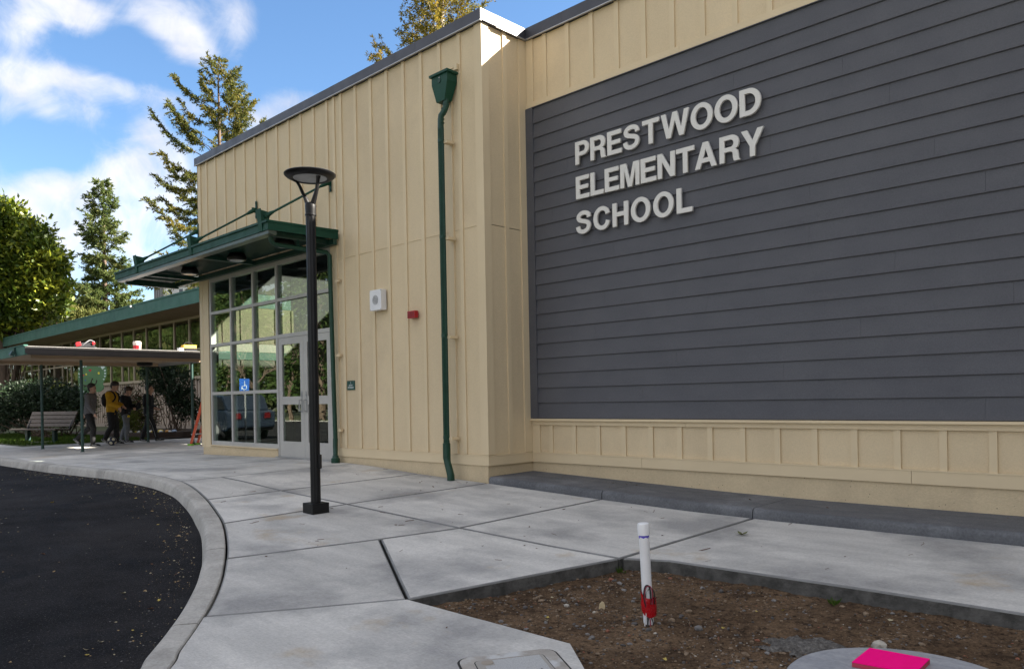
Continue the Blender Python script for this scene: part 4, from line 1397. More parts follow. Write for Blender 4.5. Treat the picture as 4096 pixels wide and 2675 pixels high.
tag(tl.build('tile_shard', mat('cream_tile', (0.62, 0.50, 0.30), (0.55, 0.44, 0.26), 20, .6), bevel=.002), 'cream shard of tile stuck upright in the soil', 'tile')

# utility box lid let into the sidewalk
ua, ub = Vector((.532, .847, 0)), Vector((.847, -.532, 0))
uo = Vector((-2.952, 2.598, 0))
ubx = thing('utility_box', 'pale plastic cable box lid set flush in the sidewalk corner', 'utility box', (uo.x, uo.y, g(uo.x, uo.y)))
UZ = lambda p, h: Vector((p.x, p.y, g(p.x, p.y) + h))
UL, UW = .49, .80


def rrect(x0, x1, y0, y1, r, n=6):
    pts = []
    for cx, cy, a0 in ((x1 - r, y1 - r, 0), (x0 + r, y1 - r, 90), (x0 + r, y0 + r, 180), (x1 - r, y0 + r, 270)):
        pts += [(cx + r * math.cos(R(a0 + 90 * i / n)), cy + r * math.sin(R(a0 + 90 * i / n))) for i in range(n + 1)]
    return pts


def uplate(name, ring, h0, h1, m_, bevel=0.0):
    pts = [uo + ua * a + ub * b for a, b in ring]
    b_ = MB()
    n = len(pts)
    b_.add([UZ(p, h0) for p in pts] + [UZ(p, h1) for p in pts], [tuple(range(n, 2 * n))] + [(i, (i + 1) % n, n + (i + 1) % n, n + i) for i in range(n)])
    return b_.build(name, m_, ubx)


UB1 = mat('box_rim_plastic', (0.40, 0.37, 0.33), (0.30, 0.275, 0.24), 8, .8, .4, 60, big=((0.50, 0.50, 0.49), 5, .5, .6))
UB2 = mat('box_lid_plastic', (0.33, 0.31, 0.275), (0.29, 0.27, 0.24), 8, .75)
UB3 = mat('box_lid_tread', (0.48, 0.48, 0.47), (0.36, 0.36, 0.35), 160, .8, .6, 120, stretch=(1, 1, 1))
uplate('shadow_gap', rrect(-.012, UL + .012, -.012, UW + .012, .075), .0005, .0015, JOINT)
uplate('rim', rrect(0, UL, 0, UW, .07), -.01, .006, UB1)
uplate('lid_gap', rrect(.066, UL - .066, .066, UW - .066, .035), .006, .0068, JOINT)
uplate('lid', rrect(.071, UL - .071, .071, UW - .071, .032), .0068, .0085, UB2)
uplate('tread', [(.11, .16), (.16, .16), (.16, .09), (UL - .09, .09), (UL - .09, .60), (.14, .60), (.14, .62), (.11, .62)], .0085, .0098, UB3)
uplate('name_plate', rrect(.13, .23, .30, .62, .01), .0098, .0106, UB2)
me = text_mesh('ELECTRIC', .052, .0006)
rot = Matrix((( -ub.x, -ua.x, 0), (-ub.y, -ua.y, 0), (0, 0, 1))).to_4x4()
pc = uo + ua * .18 + ub * .46
me.transform(Matrix.Translation(UZ(pc, .011) - ubx.location) @ rot)
finish('lettering', me, mat('lid_relief', (0.2, 0.19, 0.17), None, 5, .8), ubx)
for a, b, w_, l_ in ((.36, .30, .004, .05), (.33, .335, .004, .05), (.36, .385, .004, .05)):
    uplate('relief_mark', [(a - w_, b - l_ / 2), (a + w_, b - l_ / 2), (a + w_, b + l_ / 2), (a - w_, b + l_ / 2)], .0098, .0106, MATS['lid_relief'])
for a, b in ((.128, .115), (UL - .135, .63)):
    uplate('bolt_boss', [(a + .030 * math.cos(t), b + .030 * math.sin(t)) for t in [k * math.pi / 8 for k in range(16)]], .0085, .0105, mat('boss_plastic', (0.36, 0.31, 0.25), None, 6, .7))

# loose gravel in the soil: far too many pieces to count
GV = []
ico = bmesh.new()
bmesh.ops.create_icosphere(ico, subdivisions=1, radius=1)
iv = np.array([v.co[:] for v in ico.verts])
ifc = [tuple(v.index for v in f.verts) for f in ico.faces]
ico.free()
gmats = [mat('pebble_grey', (0.23, 0.215, 0.20), (0.12, 0.112, 0.105), 30, .85), mat('pebble_tan', (0.25, 0.18, 0.115), (0.14, 0.095, 0.06), 30, .85),
         mat('pebble_dark', (0.10, 0.09, 0.085), (0.06, 0.055, 0.05), 30, .85), mat('pebble_white', (0.46, 0.42, 0.35), (0.34, 0.31, 0.26), 30, .8), mat('pebble_rust', (0.26, 0.10, 0.055), (0.18, 0.07, 0.04), 30, .85)]
gb = MB()
rg = random.Random(3)
tries = 0
cnt = 0
while cnt < 9000 and tries < 80000:
    tries += 1
    x, y = rg.uniform(-4.0, .6), rg.uniform(1.2, 5.1)
    if not inpoly(x, y, BED) or math.hypot(x - dc.x, y - dc.y) < .53:
        continue
    den_ = .35 + .65 * (mnoise.noise(Vector((x * 2.2, y * 2.2, 9))) > -.05) + .6 * (y < 4.2)
    if rg.random() > den_ * .7:
        continue
    s = .0040 * math.exp(rg.gauss(0, .62))
    s = min(s, .019)
    sc = np.array([s * rg.uniform(.8, 1.5), s * rg.uniform(.7, 1.2), s * rg.uniform(.45, .85)])
    a = rg.uniform(0, 6.28)
    vv = iv * (1 + .22 * np.array([[rg.uniform(-1, 1)] for _ in iv])) * sc
    c_, s_ = math.cos(a), math.sin(a)
    vv = np.column_stack([vv[:, 0] * c_ - vv[:, 1] * s_, vv[:, 0] * s_ + vv[:, 1] * c_, vv[:, 2]]) + np.array([x, y, soil(x, y) + sc[2] * .35])
    gb.cur = rg.choices(range(5), [22, 44, 28, 1, 5])[0]
    gb.add([tuple(p) for p in vv], ifc)
    cnt += 1
tag(gb.build('gravel', gmats), 'loose pebbles and crumbs scattered over the bare soil', kind='stuff')

# a few bigger stones one can pick out
for (x, y, s, m_, lab) in ((-1.52, 4.33, .050, 3, 'pale broken stone just behind the round concrete pad'), (-2.62, 4.03, .028, 1, 'tan fist-sized stone right beside the foot of the white pipe'),
                           (-2.43, 4.02, .030, 0, 'rough light stone in the soil right of the white pipe'), (-3.52, 4.62, .030, 4, 'rust red stone near the far corner of the soil bed'),
                           (-3.36, 3.92, .024, 3, 'round pale stone lying halfway between kerb tip and pipe'), (-2.03, 3.25, .034, 0, 'grey speckled stone near the front of the soil bed')):
    vv = iv * (1 + .16 * np.array([[rg.uniform(-1, 1)] for _ in iv])) * np.array([s, s * .8, s * .6]) + np.array([x, y, soil(x, y) + s * .3])
    tag(MB().add([tuple(p) for p in vv], ifc).build('stone', gmats[m_]), lab, 'stone', 'bigger stones in the soil bed')
# ------------------------------------------------------------------ covered walkway
wk = thing('covered_walkway', 'flat-roofed covered walkway on thin green posts beside the entry block', 'walkway canopy', (-21.3, 7.4, g(-21.3, 7.4)))
WXa, WXb, WYa, WYb = -25.0, -19.5, 4.785, 8.98
MB().box(WXa, WXb - .05, WYa + .05, WYb, 1.215, 1.345).build('roof_slab', ROOFG, wk)
MB().box(WXa, WXb - .04, WYa + .04, WYb, 1.345, 1.358).build('roofing', ROOFG, wk)
MB().box(WXa, -20.5, WYb, 9.85, 1.215, 1.345).build('roof_slab', ROOFG, wk)  # roof stretch added to keep the walkers in shade
MB().box(WXa, WXb - .05, WYa + .05, WYb - .02, 1.196, 1.213).build('soffit', TAN, wk)
gt = MB()
gt.prism([(WXb - .10, WYa, 1.165), (WXb - .012, WYa, 1.165), (WXb, WYa, 1.20), (WXb, WYa, 1.30), (WXb - .10, WYa, 1.30)], (0, WYb - WYa - .10, 0))
gt.build('gutter', GUTTER, wk)
MB().box(WXb - .11, WXb + .014, WYa - .006, WYb - .09, 1.302, 1.345).build('roof_edge', GUTTERL, wk)
MB().prism([(WXa, WYa - .012, 1.162), (WXb - .004, WYa - .012, 1.162), (WXb - .004, WYa - .012, 1.365), (WXa, WYa - .012, 1.365)], (0, .05, 0)).build('fascia', TEAL, wk)
MB().box(WXa, WXb - .02, WYa - .025, WYa + .06, 1.365, 1.385).build('fascia_cap', TEAL, wk)
for x in (-20.1, -22.9):
    MB().box(x - .045, x + .045, 5.05, WYb - .05, 1.115, 1.195).build('beam', TAN, wk)
MB().box(-24.9, -22.95, 5.05, 5.14, 1.115, 1.195).build('beam', TAN, wk)
for x, y in ((-20.08, 6.07), (-22.72, 5.93), (-20.35, 8.81), (-23.35, 8.80)):
    z = g(x, y)
    top = 1.10 if x > -22 else 1.10
    p = MB().tube([(x, y, z), (x, y, top)], .0345, 12).build('post', TEALD, wk, smooth=True)
    MB().tube([(x, y, z), (x, y, z + .012)], .05, 12).build('post_foot', TEALD, p)
MB().lathe((-22.3, 8.35, 1.10), [(.16, 0), (.20, .02), (.20, .085), (.16, .10)], 20).build('light_fitting', BLACK, wk, smooth=True)
# floodlight on the fascia
fl = thing('floodlight', 'small dark green floodlight fixed to the fascia of the covered walkway', 'floodlight', (-20.2, 4.77, 1.25))
MB().obox((-20.2, 4.70, 1.215), (.07, 0, 0), (0, .035, -.018), (0, .025, .045)).build('lamp_head', TEALD, fl)
MB().box(-20.25, -20.20, 4.735, 4.775, 1.23, 1.36).build('mount_arm', TEALD, fl)

# ------------------------------------------------------------------ old classroom wing
cw = thing('classroom_wing', 'long single storey wing with green fascia, window band and ribbed pinkish siding', 'building', (-50, 14.5, -1.06))
BY = 14.5
BX0, BX1 = -80.0, -16.2
MB().box(BX0, BX1, BY + .06, BY + .2, -1.2, 1.10).build('wall', PINKT, cw)
rb = MB()
x = BX0
while x < BX1:
    rb.box(x, x + .16, BY + .0, BY + .062, -.895, 1.10)
    x += .30
rb.build('ribbed_siding', PINKT, cw, kind='stuff')
MB().box(BX0, BX1, BY + .01, BY + .15, -1.2, -.90).build('plinth', mat('old_plinth', (0.36, 0.29, 0.23), (0.28, 0.225, 0.18), 1.5, .85), cw)
MB().box(BX0, BX1, BY - .09, BY + .15, 1.105, 1.190).build('sill', TANF, cw)
MB().box(BX0, BX1, BY - .01, BY + .10, 3.775, 3.90).build('head_board', TANF, cw)
MB().box(BX0, BX1, BY + .9, BY + 1.0, -1.0, 3.9).build('room_back', DARKIN, cw)
for k in range(-10, 26):
    xr = -33.72 - 1.605 * k
    fr = MB()
    fr.box(xr - .055, xr + .055, BY + .0, BY + .09, 1.192, 3.773)
    fr.box(xr - 1.549, xr - .056, BY + .012, BY + .08, 2.35, 2.42)
    fr.box(xr - 1.549, xr - .056, BY + .012, BY + .08, 1.192, 1.235)
    fr.box(xr - 1.549, xr - .056, BY + .012, BY + .08, 3.72, 3.773)
    if k % 3 == 1:
        fr.box(xr - .80, xr - .74, BY + .02, BY + .07, 1.236, 2.349)
    w_ = fr.build('window', TANF, cw)
    for z0, z1 in ((1.236, 2.349), (2.421, 3.719)):
        MB().box(xr - 1.549, xr - .056, BY + .045, BY + .051, z0, z1).build('pane', GLASS2, w_)
    if k % 4 != 2:
        cu = MB()
        n = 12
        wd = rnd.choice([.35, .5, .8])
        for i in range(n):
            a = xr - 1.5 + wd * i / n
            cu.add([(a, BY + .30 + .03 * (i % 2), 1.24), (a + wd / n, BY + .30 + .03 * ((i + 1) % 2), 1.24), (a + wd / n, BY + .30 + .03 * ((i + 1) % 2), 3.7), (a, BY + .30 + .03 * (i % 2), 3.7)], [(0, 1, 2, 3)])
        cu.build('curtain', mat('dull_curtain', (0.20, 0.18, 0.12), (0.15, 0.135, 0.09), 3, .9), w_)
MB().prism([(BX0, 13.03, 3.93), (BX0, 14.6, 3.80), (BX0, 14.6, 3.83), (BX0, 13.03, 3.96)], (BX1 - BX0, 0, 0)).build('soffit', TAN, cw)
MB().box(BX0, BX1, 13.0, 13.04, 3.905, 4.40).build('fascia', TEAL, cw)
MB().box(BX0, BX1, 12.975, 13.06, 4.402, 4.47).build('fascia_cap', TEAL, cw)
MB().prism([(BX0, 13.06, 4.40), (BX0, 24, 4.9), (BX0, 24, 4.8), (BX0, 13.06, 4.3)], (BX1 - BX0, 0, 0)).build('roof', ROOFG, cw)
MB().box(BX1 - .2, BX1, BY + .2, 24, -1.2, 4.3).build('end_wall', PINKT, cw)
ft = thing('roof_fitting', 'tiny white fitting on the green fascia edge of the classroom wing', 'fitting', (-35.9, 12.97, 4.25))
MB().tube([(-35.9, 13.0, 4.30), (-35.8, 12.85, 4.36), (-35.68, 12.82, 4.30)], .025, 6).build('arm', WHITE, ft)
MB().ball((-35.72, 12.82, 4.34), .05, 8, 5).build('lamp_head', WHITE, ft)

# far block beyond the wing
fb = thing('distant_building', 'pale grey block with white windows showing above the wing roof under the canopy', 'building', (-95, 40, -1.5))
dvec = Vector((.7165, .6976, 0))
nvec = Vector((.6976, -.7165, 0))
c0 = Vector((-97.3, 37.6, 0))
P_ = lambda u, w, z: c0 + dvec * u + nvec * w + Vector((0, 0, z))
GREYB = mat('grey_block_wall', (0.33, 0.34, 0.36), (0.29, 0.30, 0.32), .6, .7)
WHITEB = mat('white_block_wall', (0.62, 0.62, 0.64), (0.56, 0.56, 0.58), .6, .7)
DKW = mat('far_window', (0.10, 0.11, 0.13), (0.07, 0.08, 0.09), 1, .3)


def fbox(name, u0, u1, w0, w1, z0, z1, m_, par=fb):
    b = MB()
    b.add([P_(u, w, z) for z in (z0, z1) for w in (w0, w1) for u in (u0, u1)], [(0, 2, 3, 1), (4, 5, 7, 6), (0, 1, 5, 4), (2, 6, 7, 3), (0, 4, 6, 2), (1, 3, 7, 5)])
    return b.build(name, m_, par)


fbox('wall', .05, 1.25, -6, 0, -1.6, 17.5, GREYB)
for i in range(4):
    fbox('rib', .15 + .28 * i, .27 + .28 * i, 0, .08, -1.6, 17.4, mat('dark_rib', (0.16, 0.16, 0.17), None, 1, .7))
fbox('wall', 1.25, 9, -6, -.3, -1.6, 17.5, WHITEB)
fbox('pilaster', 1.35, 2.25, -.3, .1, -1.6, 17.5, mat('bright_pilaster', (0.75, 0.75, 0.76), None, 1, .6))
fbox('band', 2.6, 9, -.3, -.2, 14.35, 14.45, GREYB)
for (u, z) in ((2.95, 13.5), (3.75, 13.5), (5.0, 14.55), (5.9, 14.55), (4.6, 13.5), (5.9, 13.5)):
    f_ = fbox('window', u, u + .62, -.3, -.22, z, z + .72, PRINTW)
    fbox('pane', u + .07, u + .55, -.22, -.20, z + .07, z + .65, DKW, f_)
fbox('roof', -.1, 9.1, -6.1, .15, 17.5, 17.8, GREYB)

# ------------------------------------------------------------------ bench
b0, b1 = Vector((-27.28, 6.74, 0)), Vector((-26.19, 7.18, 0))
bu = (b1 - b0).normalized()
bn = Vector((bu.y, -bu.x, 0))        # the way a sitter faces
bc = (b0 + b1) / 2
bz = g(bc.x, 7.07) - .02
bench = thing('park_bench', 'weathered slatted wooden bench on the grass behind the walkway', 'bench', (bc.x, bc.y, bz))
for i in range(4):
    c = bc + bn * (.30 - .125 * i) + bu * .05 + Vector((0, 0, bz + .43 + (-.006 * i)))
    MB().obox(c, bu * .98, bn * .055, Vector((0, 0, .022))).build('seat_slat', WOOD, bench, bevel=.006)
up = (Vector((0, 0, 1)) * .92 - bn * .40).normalized()
for i in range(4):
    c = bc - bn * .20 + bu * .05 + Vector((0, 0, bz + .47)) + up * (.075 + .128 * i)
    MB().obox(c, bu * .98, up.cross(bu).normalized() * .020, up * .054).build('back_slat', WOOD, bench, bevel=.006)
for s, q in ((0, b0), (1, b1)):
    lg = MB()
    lg.obox(q + bn * .02 + Vector((0, 0, bz + .18)), bu * .05, bn * .055, Vector((0, 0, .22)))
    lg.build('leg', TEALD, bench)
for s in (-.86, .96):
    en = MB()
    q = bc + bu * s
    pr = [q + bn * .34 + Vector((0, 0, bz + .40)), q - bn * .18 + Vector((0, 0, bz + .37)), q - bn * .20 + Vector((0, 0, bz + .47)) + up * .50 - bn * .05, q - bn * .20 + Vector((0, 0, bz + .47)) + up * .50,
          q - bn * .13 + Vector((0, 0, bz + .42)), q + bn * .34 + Vector((0, 0, bz + .43))]
    en.prism(pr, bu * .04)
    en.build('end_frame', BLACK, bench)

# ------------------------------------------------------------------ people


def limbset(mb, chains, sc=1.0, n=10):
    """tapered limbs with rounded joints; chains of ((x,y,z), radius)"""
    for ch in chains:
        pts = [Vector(p) for p, r in ch]
        rs = [r for p, r in ch]
        mb.tube(pts, rs, n)
        for p, r in zip(pts, rs):
            mb.ball(p, r * .995, n, 6)


def blob(chains, balls, vox, smooth=3):
    mb = MB()
    limbset(mb, chains)
    for c, r, sq in balls:
        mb.ball(c, r, 14, 9, sq)
    me = bpy.data.meshes.new('blob')
    me.from_pydata([tuple(p) for p in mb.v], [], mb.f)
    return evaluated_mesh(me, [('REMESH', dict(mode='VOXEL', voxel_size=vox)), ('SMOOTH', dict(factor=.5, iterations=smooth))])


SKIN = mat('skin', (0.45, 0.27, 0.19), (0.40, 0.235, 0.165), 20, .55, space='obj')
HAIR = mat('dark_brown_hair', (0.022, 0.014, 0.010), (0.012, 0.008, 0.006), 60, .55, .4, 200, space='obj')
HAIRB = mat('brown_hair', (0.055, 0.030, 0.018), (0.03, 0.017, 0.010), 60, .55, .4, 200, space='obj')
PANTB = mat('black_trousers', (0.010, 0.010, 0.012), (0.007, 0.007, 0.008), 12, .85, .3, 90, space='obj')
PANTG = mat('grey_sweatpants', (0.16, 0.17, 0.18), (0.12, 0.13, 0.14), 12, .9, .3, 60, space='obj')
HGREY = mat('grey_hoodie_cloth', (0.125, 0.12, 0.125), (0.095, 0.092, 0.096), 25, .9, .3, 90, space='obj')
HYEL = mat('mustard_hoodie_cloth', (0.52, 0.29, 0.012), (0.42, 0.23, 0.010), 12, .9, .3, 90, space='obj')
HBLK = mat('black_hoodie_cloth', (0.010, 0.010, 0.013), (0.007, 0.007, 0.009), 12, .9, .3, 90, space='obj')
HNAVY = mat('navy_jacket_cloth', (0.011, 0.012, 0.016), (0.008, 0.009, 0.012), 12, .8, .3, 90, space='obj')
SHOE = mat('black_shoe', (0.012, 0.012, 0.013), None, 12, .6, space='obj')
SOLE = mat('white_sole', (0.55, 0.54, 0.52), None, 12, .7, space='obj')
EYE = mat('eye_dark', (0.02, 0.015, 0.012), None, 12, .3, space='obj')
LIP = mat('lips', (0.36, 0.16, 0.13), None, 12, .5, space='obj')
YBALL = mat('yellow_charm', (0.75, 0.55, 0.02), None, 12, .5, space='obj')

FACE = math.atan2(.6976, .7165)


def person(label, loc, H, pose, top_m, leg_m, hair_m, hairdo, extras=None, turn=0.0):
    """x = forward, y = the figure's left, z up; lengths are fractions of the standing height"""
    t = thing('person', label, 'person', (loc[0], loc[1], loc[2]), 'teenagers walking under the covered walkway', FACE + turn)
    S = lambda p: (p[0] * H, p[1] * H, p[2] * H)
    J = {k: S(v) for k, v in pose.items() if isinstance(v, tuple)}
    hd, nod = Vector(J['head']), pose['nod']
    r = H
    fwd = Vector((math.cos(nod), 0, math.sin(nod)))
    upv = Vector((-math.sin(nod), 0, math.cos(nod)))
    hp = lambda f, s, u: hd + fwd * f * H + Vector((0, s * H, 0)) + upv * u * H
    arms, hands = [], []
    for s in 'lr':
        arms.append([(J['sh_' + s], .030 * r), (J['el_' + s], .024 * r), (J['wr_' + s], .017 * r)])
        w, e = Vector(J['wr_' + s]), Vector(J['el_' + s])
        d = (w - e).normalized()
        if 'hd_' + s in pose:
            d = Vector(pose['hd_' + s]).normalized()
        sidev = d.cross(Vector((0, 1, 0)))
        sidev = sidev.normalized() if sidev.length > .1 else Vector((1, 0, 0))
        nrm = d.cross(sidev)
        palm = w + d * .030 * H
        hands.append([(w, .014 * r), (palm, .0185 * r), (w + d * .052 * H, .0165 * r)])
        sgn = 1 if s == 'l' else -1
        for i, (o_, ln) in enumerate(((-.012, .040), (-.004, .046), (.004, .043), (.011, .034))):
            q = w + d * .048 * H + sidev * o_ * H
            k1 = q + d * ln * .55 * H + nrm * (-sgn * .006 * H)
            k2 = q + d * ln * .9 * H + nrm * (-sgn * .018 * H)
            hands.append([(q, .0062 * r), (k1, .0056 * r), (k2, .0045 * r)])
        q = w + d * .018 * H - sidev * .012 * H
        hands.append([(q, .0070 * r), (q + (d * .6 - sidev * .7).normalized() * .022 * H, .0064 * r), (q + (d * .9 - sidev * .45).normalized() * .040 * H, .0050 * r)])
    legs = [[(J['hip_' + s], .046 * r), (J['kn_' + s], .032 * r), (J['an_' + s], .020 * r)] for s in 'lr']
    chest, pel = Vector(J['chest']), Vector(J['pelvis'])
    torso = [[(pel, .055 * r), ((pel + chest) / 2, .052 * r), (chest, .056 * r)], [(chest, .05 * r), (hp(-.012, 0, -.055), .030 * r)],
             [(J['sh_l'], .034 * r), (chest + Vector((0, 0, .03 * H)), .05 * r), (J['sh_r'], .034 * r)]]
    headb = [(hp(-.006, 0, .014), .0560 * r, (1.04, .86, 1.05)), (hp(.018, 0, -.030), .036 * r, (1.0, .88, 1.1)), (hp(.030, 0, -.052), .016 * r, (1, 1.1, .8)),
             (hp(.056, 0, -.014), .0085 * r, (1.2, .8, 1.3)), (hp(.050, 0, .000), .007 * r, (.8, .8, 1.8)), (hp(.046, 0, -.034), .012 * r, (.8, 1.3, .55)),
             (hp(-.008, .051, -.006), .013 * r, (.9, .35, 1.3)), (hp(-.008, -.051, -.006), .013 * r, (.9, .35, 1.3))]
    me = blob(arms + hands + legs + torso, headb, .0095 * H / 1.65, 2)
    body = finish('body', me, SKIN, t, smooth=True)
    for s in (1, -1):
        MB().ball(hp(.0445, s * .020, .006), .0048 * r, 8, 6).build_local('eye', EYE, t)
        MB().ball(hp(.044, s * .020, .019), .0062 * r, 8, 6, (.6, 1.5, .35)).build_local('eyebrow', hair_m, t)
    MB().ball(hp(.051, 0, -.036), .0095 * r, 8, 6, (.7, 1.5, .4)).build_local('mouth', LIP, t)
    # hair
    hb = [(hp(-.024, 0, .034), .0605 * r, (1.06, .94, .98)), (hp(-.038, 0, .000), .045 * r, (.8, 1.1, 1.15))] + [(hp(*q[:3]), q[3] * r, (1, 1, .8)) for q in hairdo]
    finish('hair', blob([], hb, .010, 1), hair_m, t, smooth=True)
    # top with sleeves, hem and hood
    cloth = []
    for s in 'lr':
        sh, el, wr = Vector(J['sh_' + s]), Vector(J['el_' + s]), Vector(J['wr_' + s])
        m1, m2 = sh.lerp(el, .5), el.lerp(wr, .5)
        cloth.append([(sh, .046 * r), (m1 + Vector((0, 0, -.004 * r)), .042 * r), (el, .040 * r), (m2 + Vector((0, 0, -.006 * r)), .037 * r), (el.lerp(wr, .92), .027 * r), (wr, .0235 * r)])
    hem = pel + Vector((.0, 0, pose.get('hem', -.035) * H))
    dw = Vector((0, .042 * H, 0))
    for sd in (-1, 0, 1):
        cloth.append([(hem + dw * sd * .95, .058 * r), (hem + dw * sd + Vector((0, 0, .035 * H)), .066 * r), ((pel + chest) / 2 + dw * sd * .95, .068 * r), (chest + dw * sd * .9, .070 * r), (chest + dw * sd * .6 + Vector((0, 0, .05 * H)), .050 * r)])
    cloth.append([(J['sh_l'], .048 * r), (chest + Vector((0, 0, .045 * H)), .058 * r), (J['sh_r'], .048 * r)])
    hood = [(chest + Vector((-.05 * H, 0, .078 * H)), .044 * r, (.9, 1.5, .75)), (chest + Vector((-.072 * H, 0, .05 * H)), .038 * r, (.8, 1.3, 1.0))] if pose.get('hood', True) else []
    hood.append((chest + Vector((.004 * H, 0, .088 * H)), .036 * r, (1.1, 1.1, .55)))
    finish('hoodie' if pose.get('hood', True) else 'jacket', blob(cloth, hood, .0135, 3), top_m, t, smooth=True)
    # trousers
    tr = []
    for s in 'lr':
        hpv, kn, an = Vector(J['hip_' + s]), Vector(J['kn_' + s]), Vector(J['an_' + s])
        tr.append([(hpv + Vector((0, 0, .02 * r)), .060 * r), (hpv.lerp(kn, .4), .054 * r), (kn, .045 * r), (kn.lerp(an, .5) + Vector((-.006 * r, 0, 0)), .042 * r), (kn.lerp(an, .9), .036 * r), (an + Vector((0, 0, -.008 * r)), .033 * r)])
    tr.append([(Vector(J['hip_l']) + Vector((0, 0, .02 * H)), .062 * r), (pel, .070 * r), (Vector(J['hip_r']) + Vector((0, 0, .02 * H)), .062 * r)])
    finish('trousers', blob(tr, [], .0125, 3), leg_m, t, smooth=True)
    # shoes
    for s in 'lr':
        an, pitch, yaw = Vector(J['an_' + s]), pose['ft_' + s], 0
        f = Vector((math.cos(pitch), 0, math.sin(pitch)))
        u_ = Vector((-math.sin(pitch), 0, math.cos(pitch)))
        heel = an - u_ * .030 * H - f * .018 * H
        sh = blob([[(heel, .023 * r), (heel + f * .05 * H, .024 * r), (heel + f * .105 * H - u_ * .004 * H, .021 * r), (heel + f * .128 * H - u_ * .009 * H, .015 * r)], [(an, .026 * r), (heel + u_ * .012 * H + f * .02 * H, .025 * r)]], [], .009, 2)
        so = finish('shoe', sh, SHOE, t, smooth=True)
        sl = MB()
        sl.tube([heel - u_ * .019 * H - f * .020 * H, heel - u_ * .019 * H + f * .05 * H, heel - u_ * .021 * H + f * .11 * H, heel - u_ * .021 * H + f * .138 * H], [.017 * r, .022 * r, .021 * r, .010 * r], 10)
        for i, v in enumerate(sl.v):
            v = Vector(v)
            h_ = (v - heel).dot(u_)
            sl.v[i] = tuple(v - u_ * (h_ + .020 * H) * .62)
        sl.build_local('sole', SOLE, so)
        st_ = MB()
        for sg in (-1, 1):
            st_.tube([heel + f * .012 * H + Vector((0, sg * .0245 * H, 0)) + u_ * .006 * H, heel + f * .055 * H + Vector((0, sg * .0255 * H, 0)) - u_ * .004 * H, heel + f * .09 * H + Vector((0, sg * .0225 * H, 0)) + u_ * .004 * H], .0035 * r, 5)
        st_.build_local('stripe', SOLE, so)
    if extras:
        extras(t, J, H, hp)
    return t


def build_local(self, name, m, parent):
    me = bpy.data.meshes.new(name)
    me.from_pydata([tuple(p) for p in self.v], [], self.f)
    return finish(name, me, m, parent, smooth=True)


MB.build_local = build_local


def stand(loc, pose, H):
    """lift the figure so that its lower foot rests on the paving"""
    low = min(pose['an_l'][2], pose['an_r'][2]) - .052
    return (loc[0], loc[1], g(loc[0], loc[1]) - low * H)


base = dict(head=(.03, 0, .915), chest=(.005, 0, .74), pelvis=(0, 0, .535), sh_l=(.0, .105, .795), sh_r=(.0, -.105, .795), hip_l=(0, .045, .515), hip_r=(0, -.045, .515), nod=0.0)
# grey hoodie: long stride, trailing toe pushing off, eyes turned to the ball
p1 = dict(base, head=(.055, 0, .915), chest=(.03, 0, .745), sh_l=(.02, .10, .80), sh_r=(.03, -.105, .795), el_l=(-.07, .125, .655), wr_l=(-.13, .12, .525), el_r=(.06, -.135, .65), wr_r=(.145, -.13, .525),
          kn_l=(-.04, .05, .285), an_l=(-.225, .05, .125), ft_l=-.75, kn_r=(.085, -.045, .285), an_r=(.07, -.045, .052), ft_r=.0, nod=-.12)


def ex1(t, J, H, hp):
    me = MB()
    c = Vector(J['chest'])
    me.obox(c + Vector((.072 * H, -.02 * H, .025 * H)), (.001, 0, 0), (0, .012 * H, 0), (0, 0, .004 * H))
    me.build_local('chest_print', mat('faded_print', (0.22, 0.06, 0.05), None, 5, .9, space='obj'), t)


person('teenager in a grey hoodie striding beside the first walkway post, looking down', stand((-22.62, 7.02), p1, 1.67), 1.67, p1, HGREY, PANTB, HAIR, [(.012, 0, .070, .022), (-.005, .03, .068, .022), (-.01, -.03, .068, .022), (.018, -.018, .062, .016), (-.035, 0, .065, .028)], ex1)
# yellow hoodie
p2 = dict(base, head=(.055, 0, .912), chest=(.012, 0, .745), el_l=(.02, .13, .665), wr_l=(.13, .075, .62), el_r=(.035, -.135, .655), wr_r=(.165, -.085, .595), hd_r=(.35, -.1, -1), hd_l=(.7, -.3, -.6),
          kn_l=(.045, .045, .285), an_l=(.045, .045, .052), ft_l=.0, kn_r=(.015, -.045, .285), an_r=(-.09, -.045, .10), ft_r=-.55, nod=-.55)


def ex2(t, J, H, hp):
    for s in (1, -1):
        c = Vector(J['chest'])
        pts = [c + Vector((-.085 * H, s * .06 * H, -.02 * H)), c + Vector((-.06 * H, s * .062 * H, .078 * H)), c + Vector((.0, s * .062 * H, .098 * H)), c + Vector((.060 * H, s * .060 * H, .060 * H)), c + Vector((.078 * H, s * .062 * H, -.01 * H)), c + Vector((.04 * H, s * .095 * H, -.08 * H))]
        MB().tube(catmull(pts, 4), .012 * H, 6).build_local('backpack_strap', HBLK, t)
    bp_ = blob([], [(Vector(J['chest']) + Vector((-.115 * H, 0, -.04 * H)), .085 * H, (.6, 1.0, 1.35))], .014, 2)
    finish('backpack', bp_, HBLK, t, smooth=True)


person('teenager in a mustard yellow hoodie with black backpack straps, looking down', stand((-23.12, 7.75), p2, 1.74), 1.74, p2, HYEL, PANTB, HAIR, [(.010, 0, .068, .022), (-.002, .02, .070, .022), (-.012, -.02, .070, .022)], ex2)
